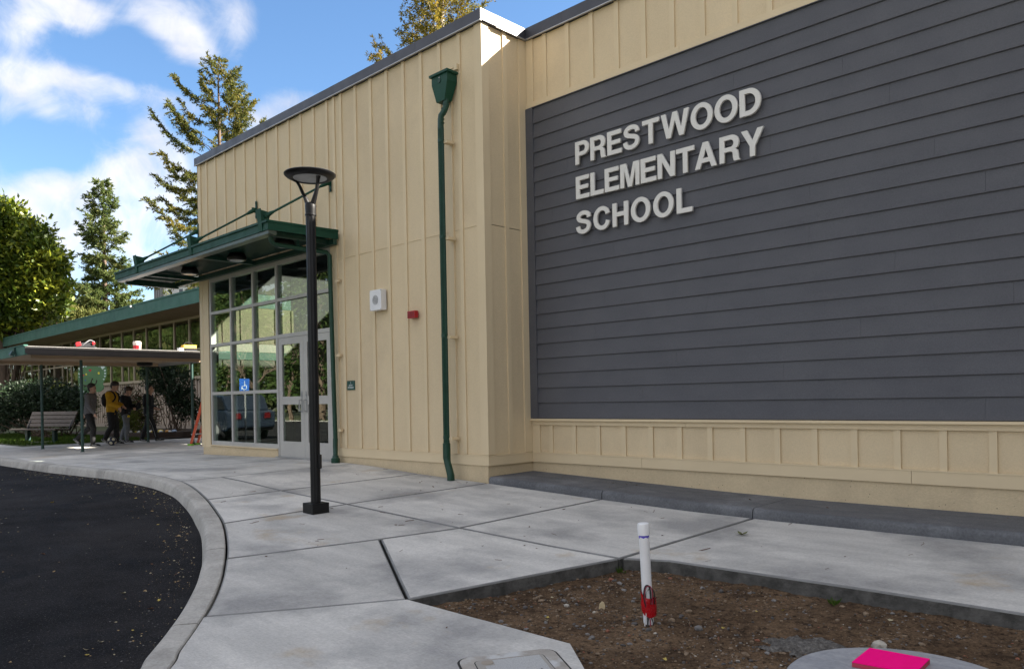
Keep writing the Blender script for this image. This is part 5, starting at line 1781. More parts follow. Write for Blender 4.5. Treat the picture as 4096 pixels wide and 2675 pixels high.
# black hoodie, grey trousers, hands around a dark glove
p3 = dict(base, head=(.06, 0, .905), chest=(.01, 0, .74), el_l=(.03, .135, .655), wr_l=(.165, .05, .665), el_r=(.03, -.135, .645), wr_r=(.15, -.06, .60), hd_l=(.6, -.6, .1), hd_r=(.7, .4, .1),
          kn_l=(-.02, .045, .285), an_l=(-.10, .045, .085), ft_l=-.4, kn_r=(.05, -.04, .285), an_r=(.035, -.04, .052), ft_r=.0, nod=-.5, hem=-.05)


def ex3(t, J, H, hp):
    finish('glove', blob([[(Vector((.185, .0, .60)) * H, .040 * H), (Vector((.235, -.01, .64)) * H, .048 * H), (Vector((.25, -.01, .69)) * H, .030 * H)]], [], .012, 2), HBLK, t, smooth=True)
    MB().ball(Vector((.085, -.062, .468)) * H, .022 * H, 12, 8).build_local('yellow_charm', YBALL, t)


person('teenager in a black hoodie and grey sweatpants holding a dark glove', stand((-23.72, 8.32), p3, 1.62), 1.62, p3, HBLK, PANTG, HAIRB,
       [(.018, 0, .060, .026), (.030, .02, .050, .016), (.030, -.02, .048, .018), (.01, .034, .062, .024), (.01, -.034, .062, .024), (-.03, .0, .068, .03), (-.04, -.03, .04, .026)], ex3)
# dark jacket, chin raised, big stride
p4 = dict(base, head=(.035, 0, .918), chest=(.01, 0, .745), el_l=(-.02, .13, .655), wr_l=(.08, .11, .60), el_r=(.005, -.14, .645), wr_r=(.135, -.115, .60), kn_l=(-.055, .045, .29), an_l=(-.145, .045, .062), ft_l=-.15,
          kn_r=(.10, -.045, .295), an_r=(.165, -.045, .060), ft_r=.12, nod=.22, hem=-.055, hood=False, pelvis=(0, 0, .525))


def ex4(t, J, H, hp):
    for s in 'lr':
        sg = 1 if s == 'l' else -1
        a, b, c = (Vector(J[k + s]) for k in ('hip_', 'kn_', 'an_'))
        MB().tube([a + Vector((0, sg * .060 * H, -.03 * H)), a.lerp(b, .5) + Vector((0, sg * .052 * H, 0)), b + Vector((0, sg * .046 * H, 0)), b.lerp(c, .9) + Vector((0, sg * .037 * H, 0))], .0045 * H, 5).build_local('side_stripe', mat('grey_stripe', (0.25, 0.25, 0.26), None, 5, .8, space='obj'), t)
        e, w = Vector(J['sh_' + s]), Vector(J['el_' + s])
    c = Vector(J['chest'])
    MB().tube([c + Vector((.0, -.088 * H, .045 * H)), c + Vector((.02 * H, -.100 * H, .03 * H)), c + Vector((.01 * H, -.112 * H, .0))], .004 * H, 5).build_local('shoulder_stripe', MATS['grey_stripe'], t)


person('teenager all in dark clothes with chin raised, last of the walking group', stand((-23.95, 9.05), p4, 1.68), 1.68, p4, HNAVY, PANTB, HAIR, [(.010, 0, .066, .022), (-.004, .02, .068, .022), (-.012, -.03, .066, .02)], ex4)

# football
bl = thing('football', 'dark blue football with cream patches rolling at the feet of the group', 'ball', (-22.40, 7.50, g(-22.4, 7.5)))
bcn = Vector((-22.40, 7.50, g(-22.4, 7.5) + .118))
MB().ball(bcn, .118, 24, 16).build('ball', mat('navy_ball', (0.012, 0.02, 0.05), None, 5, .4), bl, smooth=True)
ico = bmesh.new()
bmesh.ops.create_icosphere(ico, subdivisions=1, radius=1)
dirs = [v.co.normalized() for v in ico.verts][:12]
ico.free()
for d in dirs:
    u_ = d.orthogonal().normalized()
    w_ = d.cross(u_)
    ring = []
    for k in range(10):
        a = 2 * math.pi * k / 10
        rr = .42 if k % 2 else .36
        ring.append(bcn + (d + (u_ * math.cos(a) + w_ * math.sin(a)) * rr).normalized() * .1192)
    pm = MB()
    pm.add(ring + [bcn + d * .1205], [(k, (k + 1) % 10, 10) for k in range(10)])
    pm.build('patch', mat('cream_patch', (0.62, 0.58, 0.42), None, 5, .45), bl, smooth=True)

# ------------------------------------------------------------------ things left on the walkway roof and round the corner
bpk = thing('sports_bag', 'black and red sports bag lying on the covered walkway roof', 'bag', (-20.5, 6.28, 1.358))
finish('bag', blob([[((-20.46, 6.12, 1.45), .085), ((-20.5, 6.28, 1.45), .10), ((-20.5, 6.42, 1.47), .095)], [((-20.55, 6.42, 1.44), .08), ((-20.6, 6.56, 1.41), .05)]], [], .016, 2), HBLK, None, smooth=True).parent = bpk
bpk.children[0].location = -bpk.location
for (c, s) in (((-20.385, 6.11, 1.49), (.02, .055, .045)), ((-20.40, 6.45, 1.525), (.02, .030, .030))):
    MB().obox(c, (s[0], 0, .01), (0, s[1], .012), (0, -.01, s[2])).build('red_panel', RED, bpk, bevel=.012)
MB().tube(catmull([(-20.41, 6.20, 1.46), (-20.38, 6.28, 1.54), (-20.40, 6.38, 1.60), (-20.42, 6.48, 1.56)], 4), .012, 6).build('strap', mat('grey_strap', (0.2, 0.2, 0.21), None, 5, .7), bpk)
bk = thing('bucket', 'pale plastic bucket with a red label on the covered walkway roof', 'bucket', (-21.0, 7.68, 1.358))
MB().lathe((-21.0, 7.68, 1.358), [(.085, 0), (.098, .25), (.105, .255), (.105, .27), (.098, .272), (.09, .30), (.03, .31)], 20).build('tub', mat('pale_bucket', (0.66, 0.56, 0.50), None, 5, .5), bk, smooth=True)
lb = []
for k in range(8):
    a = R(-75 + 15 * k - 20)
    lb.append(a)
MB().add([(-21.0 + .0975 * math.cos(a), 7.68 + .0975 * math.sin(a), z) for z in (1.46, 1.56) for a in lb], [(k, k + 1, 9 + k, 8 + k) for k in range(7)]).build('label_patch', RED, bk)
tb = thing('tool_bag', 'yellow and black tool bag at the end of the covered walkway roof', 'bag', (-20.4, 8.75, 1.358))
MB().box(-20.55, -20.25, 8.60, 8.92, 1.358, 1.48).build('bag_base', HBLK, tb, bevel=.02)
MB().prism([(-20.52, 8.58, 1.48), (-20.28, 8.58, 1.48), (-20.32, 8.60, 1.57), (-20.48, 8.60, 1.57)], (0, .34, 0)).build('bag_top', mat('tool_yellow', (0.75, 0.42, 0.01), None, 5, .6), tb, bevel=.012)
MB().tube(catmull([(-20.4, 8.62, 1.56), (-20.4, 8.68, 1.63), (-20.4, 8.82, 1.63), (-20.4, 8.88, 1.56)], 4), .012, 6).build('strap', HBLK, tb)
wb = thing('white_box', 'small white box beside the yellow tool bag on the walkway roof', 'box', (-20.1, 8.42, 1.358))
MB().obox((-20.1, 8.42, 1.41), (.05, .01, 0), (-.01, .06, 0), (0, 0, .05)).build('carton', WHITE, wb, bevel=.006)
MB().obox((-20.1, 8.42, 1.463), (.052, .01, 0), (-.01, .062, 0), (0, 0, .006)).build('lid', GREYM, wb)
hb_ = thing('hanging_bag', 'black cloth bag hanging from the end of the walkway gutter', 'bag', (-19.55, 8.95, 1.2))
finish('bag', blob([[((0, .0, .08), .05), ((0, .03, -.05), .11), ((0, .03, -.17), .09)]], [], .016, 2), HBLK, hb_, smooth=True)
MB().tube([(-19.53, 8.90, 1.31), (-19.52, 8.93, 1.25)], .008, 6).build('loop', HBLK, hb_)

ld = thing('stepladder', 'orange fibreglass stepladder leaning behind the corner of the entry block', 'ladder', (-19.9, 8.8, g(-19.9, 8.8)))
la = Vector((-20.05, 8.62, g(-20, 8.7)))
ldir = (Vector((.42, .41, 2.05))).normalized()
lw = Vector((.20, -.21, 0)).normalized() * .42
for s in (0, 1):
    q = la + lw * s * -1
    MB().tube([q, q + ldir * 2.1], .040, 4).build('rail', ORANGE, ld)
    MB().obox(q + Vector((0, 0, .015)), (.06, .02, 0), (-.02, .05, 0), (0, 0, .03)).build('foot_pad', mat('lime_foot', (0.25, 0.55, 0.05), None, 5, .5), ld)
for k in range(6):
    q = la + ldir * (.30 + .30 * k)
    MB().obox(q - lw * .5, lw * .5, Vector((.05, .05, 0)), (0, 0, .012)).build('tread', FLASH, ld)
q = la + Vector((.9, .88, 0))
for s in (0, 1):
    MB().tube([q - lw * s, la + ldir * 2.05 - lw * s], .026, 4).build('prop_leg', ORANGE, ld)

# hearts board, planter with painted stones
hbd = thing('hearts_board', 'green tree-shaped board painted with hearts standing among the shrubs', 'painted board', (-29.26, 9.2, -1.05))
fwdv = Vector((.954, -.30, 0)).normalized()
hu = Vector((.7165, .6976, 0))
hn = Vector((.6976, -.7165, 0))
hc = Vector((-29.26, 9.2, .92))


def hpnt(u, w, d=0.0):
    return hc + hu * u + Vector((0, 0, w)) + hn * d


out = [(-.40, .46), (-.30, .52), (-.19, .50), (-.10, .53), (.0, .585), (.12, .575), (.22, .555), (.35, .545), (.46, .49), (.50, .40), (.505, .24), (.475, .08), (.41, -.05), (.36, -.14), (.40, -.24), (.34, -.36), (.22, -.42),
       (.10, -.40), (.0, -.46), (-.12, -.58), (-.22, -.66), (-.33, -.66), (-.43, -.60), (-.49, -.49), (-.50, -.36), (-.475, -.2), (-.49, -.05), (-.50, .1), (-.49, .24), (-.47, .38)]
oc = [(p.x, p.y) for p in catmull([(x, y, 0) for x, y in out + out[:1]], 3)][:-1]
MB().prism([hpnt(u, w) for u, w in oc], hn * .02).build('panel', mat('board_green', (0.085, 0.19, 0.075), (0.07, 0.16, 0.062), 5, .6), hbd)
MB().obox(hc + Vector((0, 0, -1.2)) - hn * .03, hu * .05, hn * .02, Vector((0, 0, .80))).build('stake', WOOD, hbd)
PALEH = mat('pale_heart', (0.62, 0.74, 0.68), None, 5, .6)


def heart(u, w, s, rot_, m_, name='heart'):
    pts = []
    for k in range(18):
        t_ = 2 * math.pi * k / 18
        x = .0625 * 16 * math.sin(t_) ** 3
        y = .0625 * (13 * math.cos(t_) - 5 * math.cos(2 * t_) - 2 * math.cos(3 * t_) - math.cos(4 * t_))
        c_, s_ = math.cos(rot_), math.sin(rot_)
        pts.append(hpnt(u + s * (x * c_ - y * s_), w + s * (x * s_ + y * c_), .0215))
    MB().prism(pts, hn * .004).build(name, m_, hbd)


hs = [(-.39, .385, .068), (-.30, .47, .030), (-.21, .475, .026), (-.03, .52, .030), (.06, .52, .032), (.15, .50, .028), (.25, .48, .030), (.37, .43, .062), (.445, .32, .032), (.45, .22, .030), (.44, .12, .028), (.40, .02, .026),
      (-.44, .22, .030), (-.43, .11, .028), (-.40, .03, .030), (-.37, -.06, .032), (-.42, -.15, .028), (-.44, -.26, .028), (-.36, -.42, .070), (-.20, -.46, .030)]
for u, w, s in hs:
    heart(u, w, s * 1.2, rnd.uniform(-.3, .3), PALEH)
heart(-.065, .335, .050, .2, mat('red_heart', (0.5, 0.01, 0.02), None, 5, .5))
heart(-.305, .17, .036, -.4, MATS['red_heart'])
for u, w, s, m_ in ((.235, .235, .040, mat('yellow_spot', (0.75, 0.66, 0.05), None, 5, .5)), (-.20, .20, .030, MATS['yellow_spot']), (-.235, .0, .020, mat('blue_spot', (0.02, 0.08, 0.42), None, 5, .5)), (-.07, -.38, .03, MATS['blue_spot'])):
    MB().prism([hpnt(u + s * math.cos(a) * (1 - .3 * (a < 1.5)), w + s * 1.15 * math.sin(a), .0215) for a in [k * math.pi / 6 for k in range(12)]], hn * .004).build('painted_spot', m_, hbd)
brn = mat('dark_brown_paint', (0.05, 0.03, 0.02), None, 5, .6)
for pts in ([(-.02, -.30), (-.05, -.18), (-.04, -.06), (.01, .06)], [(-.02, -.16), (.06, -.18), (.13, -.10), (.15, .0)], [(-.06, -.28), (-.12, -.20), (-.26, -.19), (-.31, -.16)]):
    MB().tube([hpnt(u, w, .02) for u, w in [(p.x, p.y) for p in catmull([(a, b, 0) for a, b in pts], 4)]], .018, 6).build('painted_branch', brn, hbd)

plt = thing('raised_planter', 'low dark timber edging of the bed with painted stones', 'planter', (-26.6, 10.2, -1.06))
pp = [(-26.95, 8.95), (-25.35, 9.45), (-25.2, 10.6), (-26.6, 12.0)]
pz = -1.06
for a, b in zip(pp, pp[1:]):
    a, b = Vector((*a, 0)), Vector((*b, 0))
    d = (b - a).normalized()
    MB().obox((a + b) / 2 + Vector((0, 0, pz + .09)), (b - a) / 2, Vector((-d.y, d.x, 0)) * .035, (0, 0, .11)).build('timber', mat('dark_timber', (0.055, 0.038, 0.03), None, 6, .85), plt)
stc = [(mat('stone_white', (0.6, 0.6, 0.58), None, 5, .5), 'white'), (mat('stone_yellow', (0.62, 0.47, 0.06), None, 5, .5), 'yellow'), (mat('stone_blue', (0.30, 0.38, 0.50), None, 5, .5), 'pale blue'), (mat('stone_orange', (0.5, 0.25, 0.06), None, 5, .5), 'orange')]
zst = pz + .22
for i, (u, w, ci, s) in enumerate([(.02, .0, 0, .06), (.14, .12, 1, .05), (.26, .05, 0, .07), (.40, .16, 2, .08), (.48, .0, 0, .085), (.62, .10, 0, .07), (.72, -.02, 1, .05), (.92, .16, 1, .10), (1.0, .0, 0, .07), (1.16, .10, 3, .08), (1.36, .16, 2, .09), (1.30, -.02, 0, .06)]):
    q = Vector((-26.35, 9.32, 0)) + hu * u * 1.0 - hn * (w + .1)
    so = MB().ball((q.x, q.y, zst), s, 10, 6, (1.2, .9, .6)).build('painted_stone', stc[ci][0], None, smooth=True)
    tag(so, stc[ci][1] + ' painted stone in the row lying on the planter edge', 'stone', 'painted stones in the planter')
MB().add([(-26.9, 9.0, zst - .03), (-25.35, 9.5, zst - .03), (-25.22, 10.6, zst - .03), (-26.6, 12.0, zst - .03), (-27.5, 10.5, zst - .03)], [(0, 1, 2, 3, 4)]).build('bed_soil', EARTH, plt)
# ------------------------------------------------------------------ vegetation


def leaves_mesh(name, C, A, L, W, seed=0, bend=.0):
    """C centres (n,3), A axis (n,3), L lengths, W widths -> diamond leaves"""
    r = np.random.default_rng(seed)
    n = len(C)
    A = A / np.maximum(np.linalg.norm(A, axis=1, keepdims=True), 1e-6)
    q = r.normal(size=(n, 3))
    S = np.cross(A, q)
    S /= np.maximum(np.linalg.norm(S, axis=1, keepdims=True), 1e-6)
    L = np.asarray(L)[:, None]
    W = np.asarray(W)[:, None]
    nn = np.cross(A, S)
    v = np.stack([C, C + A * L * .45 + S * W * .5 + nn * W * bend, C + A * L, C + A * L * .45 - S * W * .5 + nn * W * bend], 1).reshape(-1, 3)
    me = bpy.data.meshes.new(name)
    me.vertices.add(4 * n)
    me.vertices.foreach_set('co', v.astype(np.float32).ravel())
    me.loops.add(4 * n)
    me.loops.foreach_set('vertex_index', np.arange(4 * n, dtype=np.int32))
    me.polygons.add(n)
    me.polygons.foreach_set('loop_start', np.arange(0, 4 * n, 4, dtype=np.int32))
    me.update(calc_edges=True)
    return me


def link_mesh(name, me, m, parent, kind=None):
    me.materials.append(m)
    o = bpy.data.objects.new(name, me)
    COL.objects.link(o)
    if parent is not None:
        me.transform(Matrix.Translation(-root_off(parent)))
        o.parent = parent
    tag(o, kind=kind)
    return o


NEEDLE = leafmat('redwood_needles', (0.034, 0.058, 0.018), (0.105, 0.115, 0.030), (0.27, 0.19, 0.036), .42, .05)
NEEDLE2 = leafmat('cedar_needles', (0.040, 0.072, 0.024), (0.10, 0.135, 0.042), (0.19, 0.19, 0.06), .40, .06)
NEEDLE3 = leafmat('golden_redwood_needles', (0.060, 0.075, 0.016), (0.18, 0.155, 0.026), (0.33, 0.21, 0.030), .45, .06)
MAGN = leafmat('magnolia_leaves', (0.014, 0.036, 0.006), (0.075, 0.115, 0.012), (0.36, 0.37, 0.035), .30, .25, .35)
DARKL = leafmat('dark_shrub_leaves', (0.010, 0.020, 0.010), (0.020, 0.036, 0.018), (0.035, 0.055, 0.026), .2, .18)
YELL = leafmat('yellow_green_leaves', (0.040, 0.060, 0.010), (0.075, 0.095, 0.014), (0.12, 0.125, 0.02), .3, .12)
REDL = leafmat('nandina_leaves', (0.012, 0.026, 0.010), (0.026, 0.045, 0.016), (0.10, 0.03, 0.02), .25, .15)
OLIVE = leafmat('olive_oak_leaves', (0.055, 0.075, 0.022), (0.13, 0.14, 0.04), (0.21, 0.19, 0.06), .35, .06)
TWIG = mat('bare_twigs', (0.15, 0.11, 0.08), (0.10, 0.072, 0.052), 4, .9)


def conifer(name, label, base_, h, prof, m, seed, z0=.12, nlimb=110, trunk_r=.3, spray=14, leafn=14, leaf=(.20, .06), bare=.30, droop=.25, lift=.5, bark=BARK, lean=(0, 0), hang=.35, blen=.8, gapn=.0, zmin=None):
    """trunk, limbs and needle sprays; prof(t) gives the limb reach in metres at height fraction t"""
    r = np.random.default_rng(seed)
    t = thing(name, label, 'tree', base_, 'conifers beyond the buildings')
    b = np.array(base_, float)
    tip = lambda f: b + np.array([lean[0] * f, lean[1] * f, h * f])
    MB().tube([tuple(tip(f)) for f in np.linspace(0, 1, 12)], [trunk_r * (1 - f) ** .8 + .015 for f in np.linspace(0, 1, 12)], 9).build('trunk', bark, t, smooth=True)
    lm = MB()
    Cs, As = [], []
    for i in range(nlimb):
        f = z0 + (1 - z0) * ((i + r.random() * .8) / nlimb) ** .92
        f = min(f, .995)
        reach = prof(f) * r.uniform(.55, 1.12)
        if r.random() < gapn:
            reach *= .45
        az = i * 2.399 + r.uniform(-.5, .5)
        d = np.array([math.cos(az), math.sin(az), 0])
        p0 = tip(f)
        pts = []
        up0 = .15 if f < .7 else .7
        for s in np.linspace(0, 1, 6):
            z = reach * (up0 * s - droop * s * s * (1.6 - f) + lift * max(0, s - .55) ** 2 * 1.6)
            wob = np.array([-d[1], d[0], 0]) * reach * .06 * math.sin(s * 4 + az)
            pts.append(p0 + d * reach * s + np.array([0, 0, z]) + wob)
        rr = max(.012, trunk_r * .16 * (reach / 3.0) ** .7 * (1 - f * .5))
        lm.tube([tuple(p) for p in pts], [rr * (1 - .8 * s) for s in np.linspace(0, 1, 6)], 4, caps=False)
        pts = np.array(pts)
        nsp = max(4, int(spray * reach / 2.2))
        for k in range(nsp):
            s = bare + (1 - bare) * (k + r.random()) / nsp
            fi = s * 5
            j = min(int(fi), 4)
            q = pts[j] + (pts[j + 1] - pts[j]) * (fi - j)
            ax = pts[j + 1] - pts[j]
            ax /= np.linalg.norm(ax) + 1e-6
            bl = blen * r.uniform(.45, 1.1) * (1.15 - .45 * s) * min(1, reach / 1.6 + .25)
            side = np.cross(ax, [0, 0, 1]) * r.choice([-1, 1]) * r.uniform(.3, 1.0)
            bd = ax * r.uniform(.35, 1.0) + side + np.array([0, 0, r.uniform(-hang, .22)])
            bd /= np.linalg.norm(bd)
            nl = int(leafn * (bl / blen + .4))
            u = r.random((nl, 1))
            c = q + bd * bl * u + r.normal(size=(nl, 3)) * .045 * bl / .8
            c[:, 2] -= (u[:, 0] ** 2) * bl * .18
            a = bd * .8 + r.normal(size=(nl, 3)) * .55
            Cs.append(c)
            As.append(a)
    lm.build('limbs', bark, t)
    C, A = np.concatenate(Cs), np.concatenate(As)
    n = len(C)
    me = leaves_mesh('foliage', C, A, leaf[0] * r.uniform(.6, 1.3, n), leaf[1] * r.uniform(.6, 1.4, n), seed)
    link_mesh('foliage', me, m, t)
    return t


def lumpy(name, label, base_, lumps, m, seed, leaf=(.16, .07), per=900, trunk=None, cat='tree', group=None, stems=0, stem_m=None, stem_r=.012, shell=.55, outward=.5, tight=.085, jit=1.05, clump=14):
    """broadleaf crown or shrub: leaf clumps in overlapping lumps ((x,y,z),(rx,ry,rz))"""
    r = np.random.default_rng(seed)
    t = thing(name, label, cat, base_, group)
    if trunk:
        MB().tube([tuple(p) for p in trunk[0]], trunk[1], 8).build('trunk', BARK, t, smooth=True)
    Cs, As = [], []
    lumps = [(np.array(c), np.array(rr, float)) for c, rr in lumps]
    vol = sum(rr.prod() ** (2 / 3) for c, rr in lumps)
    for c, rr in lumps:
        n = int(per * len(lumps) * rr.prod() ** (2 / 3) / vol)
        nc = max(6, n // clump)
        d = r.normal(size=(nc, 3))
        d /= np.linalg.norm(d, axis=1, keepdims=True)
        rad = shell + (jit - shell) * r.random((nc, 1)) ** .6
        cc = c + d * rad * rr
        k = r.integers(0, nc, n)
        Cs.append(cc[k] + r.normal(size=(n, 3)) * rr.mean() * tight + r.normal(size=(n, 3)) * leaf[0] * .7)
        As.append(d[k] * outward + r.normal(size=(n, 3)) * .7 + np.array([0, 0, .15]))
    C, A = np.concatenate(Cs), np.concatenate(As)
    n = len(C)
    if stems:
        sm = MB()
        b = np.array(base_, float)
        for i in range(stems):
            c, rr = lumps[i % len(lumps)]
            e = c + r.normal(size=3) * rr * .45
            o_ = b + np.array([r.uniform(-.25, .25), r.uniform(-.25, .25), 0])
            mid = (o_ + e) / 2 + r.normal(size=3) * .12
            sm.tube([tuple(q) for q in catmull([o_, mid, e], 3)], [stem_r * (1 - .09 * q) for q in range(7)], 5)
        sm.build('stems', stem_m or BARK, t)
    me = leaves_mesh('foliage', C, A, leaf[0] * r.uniform(.6, 1.3, n), leaf[1] * r.uniform(.7, 1.3, n), seed, .15)
    link_mesh('foliage', me, m, t)
    return t


GZ = -1.4
conifer('redwood_tree', 'tall sparse redwood behind the left end of the entry block', (-48.15, 22.9, GZ), 23.5,
        lambda f: (.4 + 1.2 * min(1, (1 - f) / .12)) if f > .86 else 2.7 + (.86 - f) * 6.5, NEEDLE, 11, z0=.22, nlimb=104, trunk_r=.30, spray=20, leafn=34, leaf=(.20, .06), bare=.38, blen=.85, gapn=.28, hang=.45, droop=.30, lift=1.1)
conifer('redwood_tree', 'big golden redwood with pale trunk above the entry block coping', (-31.8, 27.6, GZ), 31.0,
        lambda f: 5.4 * (1 - f) ** .5, NEEDLE3, 23, z0=.42, nlimb=120, trunk_r=.50, spray=20, leafn=44, leaf=(.17, .05), bare=.22, blen=1.15, droop=-.45, lift=.5, bark=BARKP, hang=.95, gapn=.12)
conifer('cedar_tree', 'slender bushy cedar standing free above the wing roof', (-66.4, 21.9, GZ), 19.2,
        lambda f: .35 + 3.6 * (1 - f) ** .8, NEEDLE2, 31, z0=.12, nlimb=120, trunk_r=.34, spray=18, leafn=36, leaf=(.26, .085), bare=.18, blen=1.05, droop=.15, gapn=.12, hang=.5)
lumpy('cedar_tree', 'low olive conifer clump just left of the slender cedar', (-64.28, 18.37, -1.4), [((-65.42, 17.26, 7.1), (0.92, 0.92, 0.74)), ((-64.28, 18.37, 6.75), (0.87, 0.87, 0.7)), ((-63.48, 19.14, 6.41), (0.56, 0.56, 0.45)), ((-66.12, 16.58, 6.25), (0.77, 0.77, 0.61)), ((-64.95, 17.71, 8.04), (0.46, 0.46, 0.37)), ((-62.79, 19.81, 6.39), (0.51, 0.51, 0.41))], OLIVE, 5, leaf=(.30, .09), per=5200,
      trunk=([(-64.28, 18.37, -1.4), ((-64.28, 18.37, -1.4)[0], (-64.28, 18.37, -1.4)[1], 4)], [.3, .2]), stems=14, stem_r=.05, shell=.2)
lumpy('magnolia_tree', 'broad glossy yellow-green magnolia rising over the wing at the edge', (-58.26, 13.06, -1.4), [((-58.26, 13.06, 11.76), (1.28, 1.28, 1.15)), ((-58.72, 12.61, 9.62), (1.54, 1.54, 1.39)), ((-58.14, 13.17, 8.51), (1.32, 1.32, 1.19)), ((-58.66, 12.68, 7.14), (1.54, 1.54, 1.39)), ((-56.77, 14.51, 10.62), (0.97, 0.97, 0.87)), ((-57.25, 14.04, 8.9), (1.28, 1.28, 1.15)), ((-56.12, 15.15, 9.23), (0.75, 0.75, 0.68)), ((-55.82, 15.43, 7.68), (0.62, 0.62, 0.56)), ((-56.54, 14.74, 7.36), (1.01, 1.01, 0.91)), ((-57.77, 13.54, 7.12), (1.37, 1.37, 1.23)), ((-55.96, 15.3, 6.58), (0.57, 0.57, 0.52)), ((-57.15, 14.14, 6.05), (0.84, 0.84, 0.75)), ((-58.37, 12.95, 6.17), (1.32, 1.32, 1.19)), ((-57.72, 13.58, 10.56), (0.88, 0.88, 0.79))], MAGN, 8, leaf=(.42, .19), per=4600,
      trunk=([(-58.26, 13.06, -1.4), ((-58.26, 13.06, -1.4)[0], (-58.26, 13.06, -1.4)[1], 8)], [.35, .12]), stems=20, stem_r=.06, shell=.45, tight=.12, jit=1.12, clump=80)


def bare_tree(label, base_, h, spread, seed, group=None, m=TWIG, gen=5, r0=.16):
    rr = random.Random(seed)
    t = thing('bare_tree', label, 'tree', base_, group)
    tr, br = MB(), MB()

    def grow(p, d, ln, rad, k):
        q = p + d * ln
        mid = p + d * ln * .5 + Vector((rr.uniform(-1, 1), rr.uniform(-1, 1), rr.uniform(-1, 1))) * ln * .08
        (tr if k >= gen - 1 else br).tube([p, mid, q], [rad, rad * .85, rad * .68], 7 if k > 2 else 3, caps=False)
        if k == 0:
            return
        for _ in range(rr.choice([2, 3, 3, 4])):
            nd = (d + Vector((rr.uniform(-1, 1), rr.uniform(-1, 1), rr.uniform(-.35, .8))) * spread).normalized()
            grow(p.lerp(q, rr.uniform(.55, 1)), nd, ln * rr.uniform(.6, .85), rad * .6, k - 1)

    grow(Vector(base_), Vector((0, 0, 1)), h * .30, r0, gen)
    tr.build('trunk', BARK, t, smooth=True)
    br.build('branches', m, t)
    return t


bare_tree('brown leafless tree low over the wing roof at the edge', (-72.0, 15.0, GZ), 9.3, .8, 4, gen=6)
bare_tree('leafless tree standing behind the magnolia over the wing', (-68.3, 17.4, GZ), 8.6, .85, 9, gen=6)

# shrubs along the wing
lumpy('shrub', 'big dark evergreen shrub behind the bench', (-30.3, 7.9, -1.05),
      [((-31.0, 7.2, .15), (.95, .9, .55)), ((-30.1, 8.0, .35), (.85, .8, .55)), ((-29.6, 8.5, .05), (.75, .7, .6)), ((-31.7, 6.6, -.1), (.8, .8, .5)), ((-30.6, 7.5, .5), (.6, .6, .35))], DARKL, 41, leaf=(.11, .055), per=2600, cat='shrub', group='shrubs along the wing', stems=26, stem_r=.022)
lumpy('shrub', 'yellow-green rounded bush between the dark shrub and the hearts board', (-30.5, 8.75, -1.05),
      [((-30.75, 8.5, .22), (.66, .64, .48)), ((-30.3, 8.98, .13), (.66, .64, .53)), ((-30.55, 8.75, -.15), (.80, .75, .42))], YELL, 42, leaf=(.12, .030), per=3200, cat='shrub', group='shrubs along the wing', stems=14, stem_r=.018)
lumpy('shrub', 'tall dark leafy shrub with open stems behind the last walker', (-27.0, 11.1, -1.02),
      [((-27.55, 10.8, 1.05), (.55, .5, .62)), ((-27.1, 11.1, .75), (.62, .55, .55)), ((-27.0, 11.3, .25), (.50, .45, .40)), ((-26.75, 11.45, -.15), (.55, .5, .28)), ((-27.5, 10.8, 1.55), (.34, .32, .35))], DARKL, 43, leaf=(.12, .045), per=1500, cat='shrub', group='shrubs along the wing', stems=22, stem_r=.016)
lumpy('shrub', 'loose reddish-tinged shrub between the walkers in black', (-27.0, 10.0, -1.05),
      [((-27.4, 9.7, .15), (.55, .5, .45)), ((-26.95, 10.1, -.1), (.55, .5, .42)), ((-27.2, 9.9, -.5), (.65, .6, .32)), ((-27.6, 9.5, -.4), (.45, .4, .35))], REDL, 44, leaf=(.09, .032), per=1200, cat='shrub', group='shrubs along the wing', stems=18, stem_r=.012)
lumpy('shrub', 'small green mound of leaves at the knees of the walker in grey sweatpants', (-26.6, 9.6, -1.05),
      [((-26.75, 9.55, -.25), (.38, .36, .32)), ((-26.6, 9.65, -.55), (.42, .40, .30))], YELL, 45, leaf=(.08, .028), per=900, cat='shrub', group='shrubs along the wing', stems=8)
lumpy('shrub', 'low dark shrub at the far end of the wing bed', (-34.5, 7.6, -1.05),
      [((-34.6, 7.4, -.3), (.8, .7, .55)), ((-33.8, 8.0, -.45), (.6, .6, .45))], DARKL, 46, leaf=(.11, .05), per=1200, cat='shrub', group='shrubs along the wing', stems=10)

# grass on the lawn in view: uncountable blades
r_ = np.random.default_rng(5)
n = 26000
gx, gy = r_.uniform(-36, -24.7, n), r_.uniform(6.0, 9.4, n)
keep = (mnoise and np.array([mnoise.noise(Vector((a * .8, b * .8, 0))) for a, b in zip(gx, gy)]) > -.25)
gx, gy = gx[keep], gy[keep]
C = np.column_stack([gx, gy, np.array([g(a, 7.07) for a in gx]) + .0])
A = np.column_stack([r_.normal(0, .35, len(gx)), r_.normal(0, .35, len(gx)), np.ones(len(gx))])
GR = leafmat('grass_blades', (0.035, 0.070, 0.012), (0.065, 0.115, 0.018), (0.11, 0.14, 0.03), .35, .08)
o = link_mesh('grass', leaves_mesh('grass', C, A, r_.uniform(.05, .13, len(gx)), r_.uniform(.012, .03, len(gx)), 3), GR, None, 'stuff')
tag(o, 'short green grass of the lawn round the bench')

# trees across the lot, and unseen ones added for shade
SHADE = leafmat('shade_redwood_needles', (0.020, 0.040, 0.012), (0.045, 0.075, 0.02), (0.09, 0.10, 0.03), .25, .06)


